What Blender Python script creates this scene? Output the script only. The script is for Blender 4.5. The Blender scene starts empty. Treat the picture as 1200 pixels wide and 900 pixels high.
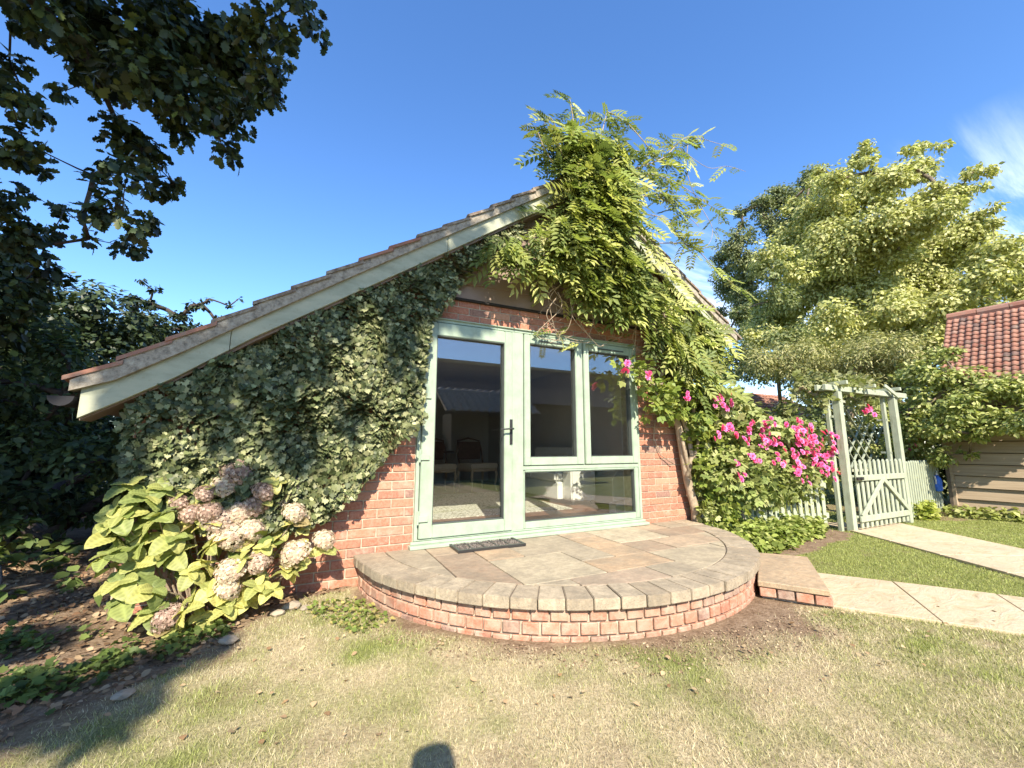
import bpy, bmesh, math, random
import numpy as np
from mathutils import Vector, Matrix, Euler

random.seed(7)
RNG = np.random.default_rng(7)
scene = bpy.context.scene
COL = scene.collection
PI = math.pi

# ------------------------------------------------------------------ camera
YAW, PITCH, ROLL = math.radians(26.206), math.radians(8.5715), math.radians(0.0915)
fwd = Vector((math.sin(YAW) * math.cos(PITCH), math.cos(YAW) * math.cos(PITCH), math.sin(PITCH)))
rgt = Vector((math.cos(YAW), -math.sin(YAW), 0))
upv = rgt.cross(fwd)
r2 = rgt * math.cos(ROLL) + upv * math.sin(ROLL)
u2 = upv * math.cos(ROLL) - rgt * math.sin(ROLL)
cam_data = bpy.data.cameras.new("camera")
cam_data.sensor_width = 36
cam_data.lens = 481.84 / 1200 * 36
cam_data.clip_start = 0.02
cam_data.clip_end = 2000
cam = bpy.data.objects.new("camera", cam_data)
COL.objects.link(cam)
M = Matrix((r2, u2, -fwd)).transposed().to_4x4()
M.translation = Vector((0, -3.7, 1.105))
cam.matrix_world = M
scene.camera = cam

# ------------------------------------------------------------------ sky, sun, exposure
SUN_EL, SUN_ROT = math.radians(39), math.radians(195.5)
SUN_DIR = Vector((math.sin(SUN_ROT) * math.cos(SUN_EL), math.cos(SUN_ROT) * math.cos(SUN_EL), math.sin(SUN_EL)))
world = bpy.data.worlds.new("World")
scene.world = world
world.use_nodes = True
wn, wl = world.node_tree.nodes, world.node_tree.links
bg = wn['Background']
sky = wn.new('ShaderNodeTexSky')
sky.sky_type = 'NISHITA'
sky.sun_disc = False
sky.sun_elevation = SUN_EL
sky.sun_rotation = SUN_ROT
sky.air_density = 1.0
sky.dust_density = 0.25
sky.ozone_density = 4.0
hs = wn.new('ShaderNodeHueSaturation')
hs.inputs['Saturation'].default_value = 1.16
hs.inputs['Value'].default_value = 1.42
hs.inputs['Hue'].default_value = 0.505
wl.new(sky.outputs[0], hs.inputs['Color'])
# thin cirrus on a high plane: direction divided by its height gives the plane's coordinates
tc = wn.new('ShaderNodeTexCoord')
sep = wn.new('ShaderNodeSeparateXYZ'); wl.new(tc.outputs['Generated'], sep.inputs[0])
mx = wn.new('ShaderNodeMath'); mx.operation = 'MAXIMUM'; mx.inputs[1].default_value = 0.03
wl.new(sep.outputs[2], mx.inputs[0])
def wmath(op, a, b=None, clamp=False):
    n = wn.new('ShaderNodeMath'); n.operation = op; n.use_clamp = clamp
    for i, v in enumerate((a, b)):
        if v is None: continue
        if isinstance(v, (int, float)): n.inputs[i].default_value = v
        else: wl.new(v, n.inputs[i])
    return n.outputs[0]
zp = wmath('ADD', mx.outputs[0], 0.12)
cu, cv = wmath('DIVIDE', sep.outputs[0], zp), wmath('DIVIDE', sep.outputs[1], zp)
cmb = wn.new('ShaderNodeCombineXYZ'); wl.new(cu, cmb.inputs[0]); wl.new(cv, cmb.inputs[1])
mp = wn.new('ShaderNodeMapping'); mp.inputs['Rotation'].default_value = (0, 0, math.radians(62)); mp.inputs['Scale'].default_value = (0.75, 3.2, 1)
wl.new(cmb.outputs[0], mp.inputs[0])
nz = wn.new('ShaderNodeTexNoise'); nz.inputs['Scale'].default_value = 1.3; nz.inputs['Detail'].default_value = 9; nz.inputs['Roughness'].default_value = 0.62; nz.inputs['Distortion'].default_value = 0.6
wl.new(mp.outputs[0], nz.inputs['Vector'])
nz2 = wn.new('ShaderNodeTexNoise'); nz2.inputs['Scale'].default_value = 0.45; nz2.inputs['Detail'].default_value = 2
mp2 = wn.new('ShaderNodeMapping'); mp2.inputs['Location'].default_value = (3.1, 1.7, 0); wl.new(cmb.outputs[0], mp2.inputs[0]); wl.new(mp2.outputs[0], nz2.inputs['Vector'])
# the cirrus bank lies to the east (+X)
low_ = wn.new('ShaderNodeMapRange'); low_.inputs[1].default_value = 0.50; low_.inputs[2].default_value = 0.36; wl.new(sep.outputs[2], low_.inputs[0])
bank = wn.new('ShaderNodeMapRange'); bank.inputs[1].default_value = 0.38; bank.inputs[2].default_value = 0.80
wl.new(sep.outputs[0], bank.inputs[0])
c1 = wmath('ADD', nz.outputs[0], wmath('MULTIPLY', wmath('SUBTRACT', nz2.outputs[0], 0.5), 0.5))
cr = wn.new('ShaderNodeMapRange'); cr.interpolation_type = 'SMOOTHSTEP'; cr.inputs[1].default_value = 0.43; cr.inputs[2].default_value = 0.68
wl.new(c1, cr.inputs[0])
cf = wmath('MULTIPLY', cr.outputs[0], bank.outputs[0])
cf = wmath('MULTIPLY', wmath('MULTIPLY', cf, low_.outputs[0]), 0.55, True)
cm = wn.new('ShaderNodeMix'); cm.data_type = 'RGBA'
wl.new(cf, cm.inputs[0]); wl.new(hs.outputs[0], cm.inputs[6]); cm.inputs[7].default_value = (8.5, 9.0, 9.6, 1)
wl.new(cm.outputs[2], bg.inputs[0])
bg.inputs[1].default_value = 0.11

sun_data = bpy.data.lights.new("sun", 'SUN')
sun_data.energy = 5.0
sun_data.angle = math.radians(0.53)
sun_data.color = (1.0, 0.895, 0.745)
sun = bpy.data.objects.new("sun", sun_data)
COL.objects.link(sun)
sun.rotation_euler = (-SUN_DIR).to_track_quat('-Z', 'Y').to_euler()

scene.view_settings.view_transform = 'Standard'
scene.view_settings.look = 'None'
scene.view_settings.gamma = 1
scene.view_settings.exposure = 1.12
scene.cycles.max_bounces = 8
scene.cycles.transparent_max_bounces = 16
scene.cycles.use_denoising = True
scene.cycles.sample_clamp_indirect = 8

# ------------------------------------------------------------------ small helpers
def new_obj(name, data, parent=None, loc=None, rot=None, scale=None):
    o = bpy.data.objects.new(name, data)
    COL.objects.link(o)
    if parent is not None: o.parent = parent
    if loc is not None: o.location = loc
    if rot is not None: o.rotation_euler = rot
    if scale is not None: o.scale = scale
    return o

def tag(o, label=None, cat=None, group=None, kind=None):
    if label: o['label'] = label
    if cat: o['category'] = cat
    if group: o['group'] = group
    if kind: o['kind'] = kind
    return o

def thing(name, label, cat, group=None, loc=(0, 0, 0), rz=0):
    return tag(new_obj(name, None, None, loc, (0, 0, rz)), label, cat, group)

def np_mesh(name, V, F, mat, col=None, smooth=False):
    """V (n,3); F (m,k) with equal k."""
    V = np.asarray(V, dtype=np.float32); F = np.asarray(F, dtype=np.int32)
    me = bpy.data.meshes.new(name)
    me.vertices.add(len(V)); me.vertices.foreach_set('co', V.ravel())
    k = F.shape[1]
    me.loops.add(F.size); me.loops.foreach_set('vertex_index', F.ravel())
    me.polygons.add(len(F)); me.polygons.foreach_set('loop_start', np.arange(0, F.size, k, dtype=np.int32))
    me.polygons.foreach_set('loop_total', np.full(len(F), k, dtype=np.int32))
    me.update(calc_edges=True)
    if col is not None:
        a = me.color_attributes.new('col', 'FLOAT_COLOR', 'POINT')
        c = np.ones((len(V), 4), dtype=np.float32); c[:, :3] = col
        a.data.foreach_set('color', c.ravel())
    if smooth: me.polygons.foreach_set('use_smooth', np.ones(len(F), dtype=bool))
    me.materials.append(mat)
    return me

class Shape:
    """collects simple solids into one mesh"""
    def __init__(s): s.v, s.f = [], []
    def add(s, vs, fs):
        n = len(s.v); s.v += [tuple(v) for v in vs]; s.f += [tuple(i + n for i in f) for f in fs]; return s
    def box(s, a, b, rz=0, c=None):
        x0, y0, z0 = a; x1, y1, z1 = b
        vs = [Vector(p) for p in ((x0,y0,z0),(x1,y0,z0),(x1,y1,z0),(x0,y1,z0),(x0,y0,z1),(x1,y0,z1),(x1,y1,z1),(x0,y1,z1))]
        if rz:
            c = Vector(c) if c else Vector(((x0+x1)/2, (y0+y1)/2, 0)); R = Matrix.Rotation(rz, 3, 'Z')
            vs = [R @ (v - c) + c for v in vs]
        return s.add(vs, [(0,3,2,1),(4,5,6,7),(0,1,5,4),(1,2,6,5),(2,3,7,6),(3,0,4,7)])
    def bar(s, p, q, w, h, up=(0, 0, 1)):
        p, q = Vector(p), Vector(q); d = (q - p).normalized(); u = Vector(up)
        sd = d.cross(u)
        if sd.length < 1e-4: sd = d.cross(Vector((0, 1, 0)))
        sd.normalize(); u = sd.cross(d)
        vs = [c + sd * (a * w / 2) + u * (b * h / 2) for c in (p, q) for a, b in ((-1,-1),(1,-1),(1,1),(-1,1))]
        return s.add(vs, [(0,1,2,3),(7,6,5,4),(0,4,5,1),(1,5,6,2),(2,6,7,3),(3,7,4,0)])
    def prism(s, poly, y0, y1):
        """polygon in XZ (counter-clockwise seen from -Y) extruded along Y"""
        n = len(poly)
        vs = [(x, y0, z) for x, z in poly] + [(x, y1, z) for x, z in poly]
        return s.add(vs, [tuple(range(n)), tuple(range(2*n-1, n-1, -1))] + [(i, i+n, (i+1) % n + n, (i+1) % n) for i in range(n)])
    def slab(s, poly, z0, z1):
        n = len(poly)
        vs = [(x, y, z0) for x, y in poly] + [(x, y, z1) for x, y in poly]
        return s.add(vs, [tuple(range(n-1, -1, -1)), tuple(range(n, 2*n))] + [(i, (i+1) % n, (i+1) % n + n, i+n) for i in range(n)])
    def tube(s, pts, rad, n=6):
        pts = [Vector(p) for p in pts]
        if not hasattr(rad, '__len__'): rad = [rad] * len(pts)
        base = len(s.v); prev = None
        for i, p in enumerate(pts):
            d = (pts[min(i+1, len(pts)-1)] - pts[max(i-1, 0)])
            if d.length < 1e-6: d = Vector((0, 0, 1))
            d.normalize()
            a = prev if prev is not None else (Vector((1, 0, 0)) if abs(d.x) < .8 else Vector((0, 1, 0)))
            a = (a - d * a.dot(d)).normalized(); b = d.cross(a); prev = a
            for k in range(n):
                t = 2*PI*k/n; s.v.append(tuple(p + (a*math.cos(t) + b*math.sin(t)) * rad[i]))
        for i in range(len(pts)-1):
            for k in range(n):
                s.f.append((base+i*n+k, base+i*n+(k+1) % n, base+(i+1)*n+(k+1) % n, base+(i+1)*n+k))
        s.f.append(tuple(base+k for k in range(n-1, -1, -1)))
        s.f.append(tuple(base+(len(pts)-1)*n+k for k in range(n)))
        return s
    def mesh(s, name, mat, bevel=0, smooth=False, seg=1):
        me = bpy.data.meshes.new(name); me.from_pydata(s.v, [], s.f); me.update()
        if bevel:
            bm = bmesh.new(); bm.from_mesh(me)
            es = [e for e in bm.edges if len(e.link_faces) == 2 and e.calc_face_angle(0) > .5]
            bmesh.ops.bevel(bm, geom=es, offset=bevel, segments=seg, affect='EDGES', clamp_overlap=True)
            bm.to_mesh(me); bm.free()
        if smooth: me.polygons.foreach_set('use_smooth', np.ones(len(me.polygons), dtype=bool))
        me.materials.append(mat); return me
    def obj(s, name, mat, parent=None, bevel=0, smooth=False, seg=1):
        return new_obj(name, s.mesh(name, mat, bevel, smooth, seg), parent)

# lattice noise, used for where things grow
def _hash(i, j, s):
    h = np.sin(i * 127.1 + j * 311.7 + s * 74.7) * 43758.5453
    return h - np.floor(h)
def vnoise(x, y, sc=1.0, s=0):
    x = np.asarray(x, float) * sc; y = np.asarray(y, float) * sc
    i, j = np.floor(x), np.floor(y); u, v = x-i, y-j
    u = u*u*(3-2*u); v = v*v*(3-2*v)
    return (_hash(i,j,s)*(1-u)+_hash(i+1,j,s)*u)*(1-v)+(_hash(i,j+1,s)*(1-u)+_hash(i+1,j+1,s)*u)*v
def fbm(x, y, sc=1.0, s=0, o=4):
    t = 0; a = .5; n = 0
    for k in range(o): t = t + a*vnoise(x, y, sc*2**k, s+k*13); n += a; a *= .55
    return t/n

def in_poly(px, pz, poly):
    px = np.asarray(px); pz = np.asarray(pz); ins = np.zeros(px.shape, bool); n = len(poly)
    for i in range(n):
        x1, z1 = poly[i]; x2, z2 = poly[(i+1) % n]
        if z1 == z2: continue
        c = ((z1 > pz) != (z2 > pz)) & (px < (x2-x1)*(pz-z1)/(z2-z1)+x1)
        ins ^= c
    return ins

# ------------------------------------------------------------------ materials
class Mat:
    def __init__(s, name, rough=.7, spec=.3):
        s.m = bpy.data.materials.new(name); s.m.use_nodes = True
        s.n, s.l = s.m.node_tree.nodes, s.m.node_tree.links
        s.b = s.n['Principled BSDF']; s.b.inputs['Roughness'].default_value = rough
        s.b.inputs['Specular IOR Level'].default_value = spec
        g = s.n.new('ShaderNodeNewGeometry'); s.pos = g.outputs['Position']
    def set(s, sock, v):
        if isinstance(v, (int, float)): sock.default_value = v
        elif isinstance(v, tuple): sock.default_value = v if len(v) == 4 else v + (1,)
        else: s.l.new(v, sock)
    def noise(s, scale, detail=5, rough=.6, vec=None, stretch=None, dist=0):
        t = s.n.new('ShaderNodeTexNoise'); t.inputs['Scale'].default_value = scale
        t.inputs['Detail'].default_value = detail; t.inputs['Roughness'].default_value = rough; t.inputs['Distortion'].default_value = dist
        v = vec if vec is not None else s.pos
        if stretch:
            mm = s.n.new('ShaderNodeMapping'); mm.inputs['Scale'].default_value = stretch; s.l.new(v, mm.inputs[0]); v = mm.outputs[0]
        s.l.new(v, t.inputs['Vector']); return t.outputs[0]
    def rand(s): return s.n.new('ShaderNodeObjectInfo').outputs['Random']
    def attr(s, name, what='Color'):
        a = s.n.new('ShaderNodeAttribute'); a.attribute_name = name; return a.outputs[what]
    def ramp(s, f, stops, interp='LINEAR'):
        r = s.n.new('ShaderNodeValToRGB'); s.l.new(f, r.inputs[0]); r.color_ramp.interpolation = interp
        e = r.color_ramp.elements
        while len(e) < len(stops): e.new(.5)
        for k, (p, c) in enumerate(stops): e[k].position = p; e[k].color = tuple(c) + (1,)
        return r.outputs[0]
    def rng(s, f, a, b, c=0, d=1):
        r = s.n.new('ShaderNodeMapRange'); s.l.new(f, r.inputs[0])
        for i, v in enumerate((a, b, c, d)): r.inputs[i+1].default_value = v
        return r.outputs[0]
    def mix(s, f, a, b, mode='MIX'):
        x = s.n.new('ShaderNodeMix'); x.data_type = 'RGBA'; x.blend_type = mode
        s.set(x.inputs[0], f); s.set(x.inputs[6], a); s.set(x.inputs[7], b); return x.outputs[2]
    def math(s, op, a, b=0):
        x = s.n.new('ShaderNodeMath'); x.operation = op; s.set(x.inputs[0], a); s.set(x.inputs[1], b); return x.outputs[0]
    def bump(s, h, strength=.4, dist=.01):
        x = s.n.new('ShaderNodeBump'); x.inputs['Strength'].default_value = strength; x.inputs['Distance'].default_value = dist
        s.l.new(h, x.inputs['Height']); s.l.new(x.outputs[0], s.b.inputs['Normal'])
    def base(s, v): s.set(s.b.inputs['Base Color'], v); return s

def simple(name, col, rough=.6, var=.25, sc=14, bump=.2, spec=.3, metal=0):
    m = Mat(name, rough, spec); n = m.noise(sc)
    a = tuple(c*(1-var) for c in col); b = tuple(min(1, c*(1+var)) for c in col)
    m.base(m.ramp(n, [(.3, a), (.7, b)])); m.b.inputs['Metallic'].default_value = metal
    if bump: m.bump(m.noise(sc*5), bump, .004)
    return m.m

def leaf_mat(name, trans=.35, rough=.5, spec=.3, gain=1.3):
    m = Mat(name, rough, spec); c = m.attr('col'); m.base(c)
    t = m.n.new('ShaderNodeBsdfTranslucent'); m.l.new(m.mix(1.0, c, (gain, gain*1.05, gain*.6), 'MULTIPLY'), t.inputs[0])
    x = m.n.new('ShaderNodeMixShader'); x.inputs[0].default_value = trans
    m.l.new(m.b.outputs[0], x.inputs[1]); m.l.new(t.outputs[0], x.inputs[2])
    m.l.new(x.outputs[0], m.n['Material Output'].inputs[0]); return m.m

def mk_brick(worn=False):
    m = Mat('worn_brick' if worn else 'brick', .85, .2)
    base = m.ramp(m.rand(), [(0, (.27,.095,.06)), (.25, (.36,.13,.075)), (.5, (.42,.17,.10)), (.7, (.30,.11,.07)), (.86, (.43,.23,.145)), (.93, (.15,.085,.07)), (1, (.22,.125,.10))])
    v = m.noise(45, 6, .7)
    base = m.mix(m.rng(v, .35, .72, 0, .55), base, (.58,.36,.26))
    e = m.noise(11 if worn else 7, 6, .7); base = m.mix(m.rng(e, .42 if worn else .54, .64 if worn else .74, 0, .6 if worn else .6), base, (.56,.46,.36))
    if worn: base = m.mix(m.rng(m.noise(4, 5, .6), .40, .65, 0, .55), base, (.33,.24,.17))
    d = m.noise(19, 4, .6); base = m.mix(m.rng(d, .60, .75, 0, .55), base, (.12,.06,.045))
    m.base(base); m.bump(m.math('ADD', v, m.noise(140, 3)), .7, .004); return m.m
def mk_stone(name, stops, sc=6, lich=.4):
    m = Mat(name, .8, .25)
    base = m.ramp(m.rand(), stops)
    n = m.noise(sc, 7, .62, dist=1.2, stretch=(1, 2.4, 1))
    base = m.mix(m.rng(n, .35, .7, 0, .38), base, (.50,.43,.31))
    n2 = m.noise(sc*.6, 4, .6); base = m.mix(m.rng(n2, .42, .66, 0, .5), base, (.20,.175,.13))
    n3 = m.noise(90, 3, .7); base = m.mix(m.rng(n3, .58, .72, 0, lich), base, (.10,.09,.075))
    n4 = m.noise(28, 6, .75); base = m.mix(m.rng(n4, .40, .62, .35, 0), base, (.13,.11,.085))
    m.base(base); m.bump(m.math('ADD', n, m.math('MULTIPLY', n3, .5)), .8, .008); return m.m
MT = {}
MT['brick'] = mk_brick()
MT['brick_worn'] = mk_brick(True)
MT['mortar'] = simple('mortar', (.42,.36,.27), .9, .25, 20, .5)
MT['flag'] = mk_stone('flagstone', [(0,(.34,.29,.20)),(.2,(.27,.245,.19)),(.4,(.38,.27,.17)),(.55,(.33,.30,.22)),(.75,(.40,.34,.24)),(.9,(.25,.20,.155)),(1,(.42,.25,.14))])
for nm, c in dict(flag_pale=(.44,.375,.26), flag_brown=(.31,.22,.15), flag_orange=(.43,.30,.185), flag_buff=(.42,.31,.21), flag_grey=(.35,.295,.21), flag_pink=(.38,.285,.205), step_slab=(.46,.33,.20)).items():
    MT[nm] = mk_stone(nm, [(0, tuple(x*.94 for x in c)), (1, tuple(x*1.06 for x in c))], 7, .25)
MT['coping'] = mk_stone('coping_stone', [(0,(.33,.265,.185)),(.5,(.40,.33,.235)),(1,(.48,.40,.285))], 16, .75)
def mk_path():
    m = Mat('path_stone', .85, .2); n = m.noise(5, 8, .68, dist=1.6, stretch=(1, 2.2, 1)); n2 = m.noise(1.7, 5, .6, dist=1.0); n3 = m.noise(70, 4, .7)
    b = m.ramp(n, [(.30,(.34,.27,.165)),(.44,(.49,.405,.26)),(.56,(.51,.43,.30)),(.75,(.57,.49,.35))])
    b = m.mix(m.rng(n2, .48, .66, 0, .45), b, (.40,.30,.20)); b = m.mix(m.rng(n3, .60, .74, 0, .5), b, (.20,.16,.11))
    m.base(b); m.bump(m.math('ADD', n, m.math('MULTIPLY', n3, .4)), .8, .012); return m.m
MT['pathstone'] = mk_path()
MT['frame'] = None
def mk_painted(name, col, rough, grime, grain):
    m = Mat(name, rough, .3); n = m.noise(7, 6, .65); g = m.noise(4, 6, .7, stretch=grain)
    b = m.ramp(n, [(.3, tuple(c*.86 for c in col)), (.7, tuple(c*1.1 for c in col))])
    b = m.mix(m.rng(g, .50, .68, 0, grime), b, (.20,.21,.12)); b = m.mix(m.rng(m.noise(55, 4, .7), .60, .72, 0, grime*.8), b, (.16,.13,.09))
    m.base(b); m.bump(g, .35, .004); return m.m
MT['gatepaint'] = mk_painted('pale_green_paint', (.36,.40,.295), .65, .6, (9, 9, 1))
def mk_barge():
    m = Mat('weathered_sage', .6, .3); n = m.noise(5, 6, .6, stretch=(.6, 1, 2))
    b = m.ramp(n, [(.3,(.27,.285,.20)),(.5,(.37,.385,.28)),(.7,(.46,.45,.32))])
    m.base(m.mix(m.rng(m.noise(30, 5, .7), .58, .72, 0, .5), b, (.24,.20,.12))); m.bump(m.noise(60), .2, .003); return m.m
MT['barge'] = mk_barge()
MT['frame'] = mk_painted('sage_frame', (.325,.405,.305), .4, .22, (3, 3, 1))
def mk_tile():
    m = Mat('terracotta_tile', .85, .2)
    b = m.ramp(m.rand(), [(0,(.23,.10,.07)),(.35,(.30,.145,.10)),(.7,(.36,.18,.125)),(.9,(.26,.15,.115)),(1,(.14,.09,.075))])
    b = m.mix(m.rng(m.noise(14, 5, .65), .5, .68, 0, .55), b, (.30,.26,.20))
    m.base(b); m.bump(m.noise(70), .5, .004); return m.m
MT['tile'] = mk_tile()
def mk_tile_old():
    m = Mat('lichened_tile', .9, .2); n = m.noise(20, 6, .7)
    b = m.ramp(n, [(.3,(.13,.09,.07)),(.48,(.22,.17,.13)),(.62,(.36,.31,.24)),(.75,(.30,.15,.10))])
    m.base(b); m.bump(n, .8, .006); return m.m
MT['tile_old'] = mk_tile_old()
def mk_verge():
    m = Mat('verge_mortar', .9, .2); n = m.noise(26, 6, .75)
    m.base(m.ramp(n, [(.32,(.14,.12,.095)),(.5,(.32,.28,.22)),(.68,(.44,.40,.32))])); m.bump(n, .8, .006); return m.m
MT['verge'] = mk_verge()
MT['clad'] = simple('brown_boards', (.25,.185,.145), .6, .10, 3, .15)
MT['dark'] = simple('dark_gap', (.03,.026,.022), .9, .1)
MT['gutter'] = simple('grey_gutter', (.02,.02,.023), .85, .1)
MT['black'] = simple('black_metal', (.03,.03,.03), .35, .1, spec=.5)
MT['seal'] = simple('dark_seal', (.07,.08,.07), .6, .1)
MT['plaster'] = simple('inner_plaster', (.58,.56,.52), .9, .05, 3, 0)
MT['innerfloor'] = simple('inner_floor', (.20,.09,.055), .45, .25, 5, .05)
MT['sofa'] = simple('cream_fabric', (.80,.78,.70), .9, .05, 30, .3)
MT['chairwood'] = simple('pale_chair_wood', (.66,.52,.34), .5, .1)
MT['chairseat'] = simple('cream_seat', (.72,.62,.46), .9, .06)
MT['chairback'] = simple('brown_caned_back', (.13,.07,.04), .7, .2)
MT['white'] = simple('white_paint', (.72,.72,.70), .5, .04)
def mk_rug():
    m = Mat('patterned_rug', .95, .1)
    v = m.n.new('ShaderNodeTexVoronoi'); v.feature = 'DISTANCE_TO_EDGE'; v.inputs['Scale'].default_value = 16; m.l.new(m.pos, v.inputs['Vector'])
    m.base(m.mix(m.rng(v.outputs[0], .04, .12), (.36,.33,.25), (.70,.67,.56))); return m.m
MT['rug'] = mk_rug()
MT['bark'] = simple('bark', (.16,.125,.09), .9, .35, 24, .8)
MT['palebark'] = simple('pale_bark', (.34,.27,.19), .9, .3, 24, .8)
MT['twig'] = simple('dark_twig', (.07,.055,.045), .9, .3, 24, .4)
def mk_shed():
    m = Mat('shed_board', .8, .2); n = m.noise(5, 6, .6, stretch=(1, .25, 6))
    b = m.mix(m.rng(m.rand(), 0, 1, 0, .5), (.36,.28,.19), (.45,.37,.27))
    b = m.mix(m.rng(n, .4, .7, 0, .5), b, (.20,.13,.075)); m.base(b); m.bump(n, .4, .006); return m.m
MT['shed'] = mk_shed()
MT['leaf'] = leaf_mat('leaf', .32)
MT['leaf_dark'] = leaf_mat('dark_leaf', .16, .45, .35)
MT['ivyleaf'] = leaf_mat('ivy_leaf', .10, .5, .3)
MT['petal'] = leaf_mat('petal', .30, .6, .2, 1.15)
MT['grass'] = leaf_mat('grass_blade', .30, .7, .15)
MT['litter'] = leaf_mat('dry_litter', .10, .8, .1)
MT['stone'] = simple('loose_stone', (.32,.27,.20), .85, .2, 12, .5)
def mk_glass():
    m = bpy.data.materials.new('window_glass'); m.use_nodes = True; n, l = m.node_tree.nodes, m.node_tree.links
    n.remove(n['Principled BSDF'])
    t = n.new('ShaderNodeBsdfTransparent'); t.inputs[0].default_value = (.95,.97,.96,1)
    g = n.new('ShaderNodeBsdfGlossy'); g.inputs['Roughness'].default_value = 0.0; g.inputs[0].default_value = (.95,.97,1,1)
    w = n.new('ShaderNodeLayerWeight'); w.inputs[0].default_value = .5
    p = n.new('ShaderNodeMath'); p.operation = 'POWER'; l.new(w.outputs['Facing'], p.inputs[0]); p.inputs[1].default_value = 3
    q = n.new('ShaderNodeMath'); q.operation = 'MULTIPLY_ADD'; l.new(p.outputs[0], q.inputs[0]); q.inputs[1].default_value = .7; q.inputs[2].default_value = .115
    x = n.new('ShaderNodeMixShader'); l.new(q.outputs[0], x.inputs[0]); l.new(t.outputs[0], x.inputs[1]); l.new(g.outputs[0], x.inputs[2])
    l.new(x.outputs[0], n['Material Output'].inputs[0]); return m
MT['glass'] = mk_glass()

# ------------------------------------------------------------------ the ground
PCX, PCY, PA, PB = 2.26, 0.0, 1.86, 1.78          # the half-round patio
def patio_dist(x, y):
    r = np.sqrt(((x-PCX)/PA)**2 + ((y-PCY)/PB)**2)
    return (r-1)*1.8
BED = [(-8,-1.0),(-1.6,-1.15),(-.96,-1.28),(-.55,-.9),(-.25,-.45),(.02,-.18),(.42,-.12),(.42,8),(-8,8)]
RBED = [(3.98,-.75),(4.4,-1.05),(5.0,-1.0),(5.9,-.85),(6.5,-.62),(6.5,3),(3.9,3)]
def seg_dist(x, y, a, b):
    ax, ay = a; bx, by = b; dx, dy = bx-ax, by-ay
    t = np.clip(((x-ax)*dx+(y-ay)*dy)/(dx*dx+dy*dy), 0, 1)
    return np.hypot(x-ax-t*dx, y-ay-t*dy)
def soil_f(x, y):
    x = np.asarray(x, float); y = np.asarray(y, float)
    nn = (fbm(x, y, 3.2, 5)-.5)
    d = patio_dist(x, y)
    w = .16+.30*np.clip(1-np.abs(x-2.9)/1.5, 0, 1)
    s = np.clip((w-d+nn*.45)/.16, 0, 1)
    for P in (BED, RBED):
        ins = in_poly(x+nn*.5, y+nn*.4, P)
        s = np.maximum(s, ins*1.0)
    dd = np.minimum(seg_dist(x, y, BED[2], BED[3]), seg_dist(x, y, BED[3], BED[5]))
    s = np.maximum(s, np.clip((.24-dd+nn*.9)/.25, 0, .85))
    s = np.maximum(s, np.clip((fbm(x, y, 5.5, 77)-.62)/.08, 0, 1)*.35)
    s = np.maximum(s, in_poly(x, y, [(9.0,-.9),(12,-1.4),(12,1),(8.2,1),(8.2,-.5)])*.8)
    return s
def green_f(x, y):
    g = .36 + 1.0*(fbm(x, y, 1.1, 21)-.5) + 1.0*(fbm(x, y, 6.5, 33)-.5)
    g = g + np.clip((x-2.9)/1.3, 0, 1)*.30*np.clip((y+3.3)/1.2, 0, 1)
    g = g + .85*np.clip((x-4.15)/.3, 0, 1)
    g = g + .6*np.exp(-(((x-.42)/.22)**2+((y+1.12)/.13)**2))
    g = g + .25*np.clip((-x-.2)/.8, 0, 1)
    return np.clip(g, 0, 1)
def ground_z(x, y):
    s = (fbm(x, y, 2.1, 3)-.5)*.03
    b = in_poly(x, y, BED)*((fbm(x, y, 5, 9)-.4)*.05)
    return s*np.clip(patio_dist(x, y)*3, 0, 1)*np.where((x > -.2) & (x < 5) & (y > -.2), 0, 1)*np.clip((12-np.hypot(x, y))/4, 0, 1) + b - .01

def build_ground():
    xs = np.concatenate([[-400,-150,-60,-30,-15,-10], np.arange(-7, 12.5, .07), [14,18,25,40,80,200,500]])
    ys = np.concatenate([[-300,-100,-40,-20,-12,-8], np.arange(-5.5, 4.6, .07), [6,9,14,22,40,90,250,600]])
    X, Y = np.meshgrid(xs, ys); Z = ground_z(X, Y)
    V = np.stack([X.ravel(), Y.ravel(), Z.ravel()], 1)
    nx, ny = len(xs), len(ys)
    i = np.arange(nx-1)[None, :] + nx*np.arange(ny-1)[:, None]; i = i.ravel()
    F = np.stack([i, i+1, i+1+nx, i+nx], 1)
    c = np.stack([soil_f(V[:,0], V[:,1]), green_f(V[:,0], V[:,1]), 0*V[:,0]], 1)
    m = Mat('lawn_ground', .95, .1)
    a = m.n.new('ShaderNodeSeparateColor'); m.l.new(m.attr('col'), a.inputs[0])
    n1 = m.noise(60, 6, .7); n2 = m.noise(9, 5, .6)
    straw = m.ramp(n1, [(.3,(.27,.21,.125)),(.5,(.42,.35,.215)),(.7,(.54,.46,.30))])
    grn = m.ramp(n1, [(.3,(.13,.15,.045)),(.7,(.26,.27,.10))])
    soil = m.ramp(m.math('ADD', m.math('MULTIPLY', n1, .6), m.math('MULTIPLY', n2, .4)), [(.35,(.12,.08,.05)),(.5,(.22,.155,.10)),(.65,(.34,.26,.18))])
    g = m.mix(m.rng(a.outputs[1], .2, .8), straw, grn)
    m.base(m.mix(a.outputs[0], g, soil)); m.bump(m.math('ADD', n1, n2), .8, .015)
    o = new_obj('lawn_ground', np_mesh('lawn_ground', V, F, m.m, c, True))
    tag(o, 'dry garden lawn and bare soil around the house', kind='structure')
build_ground()

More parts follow.
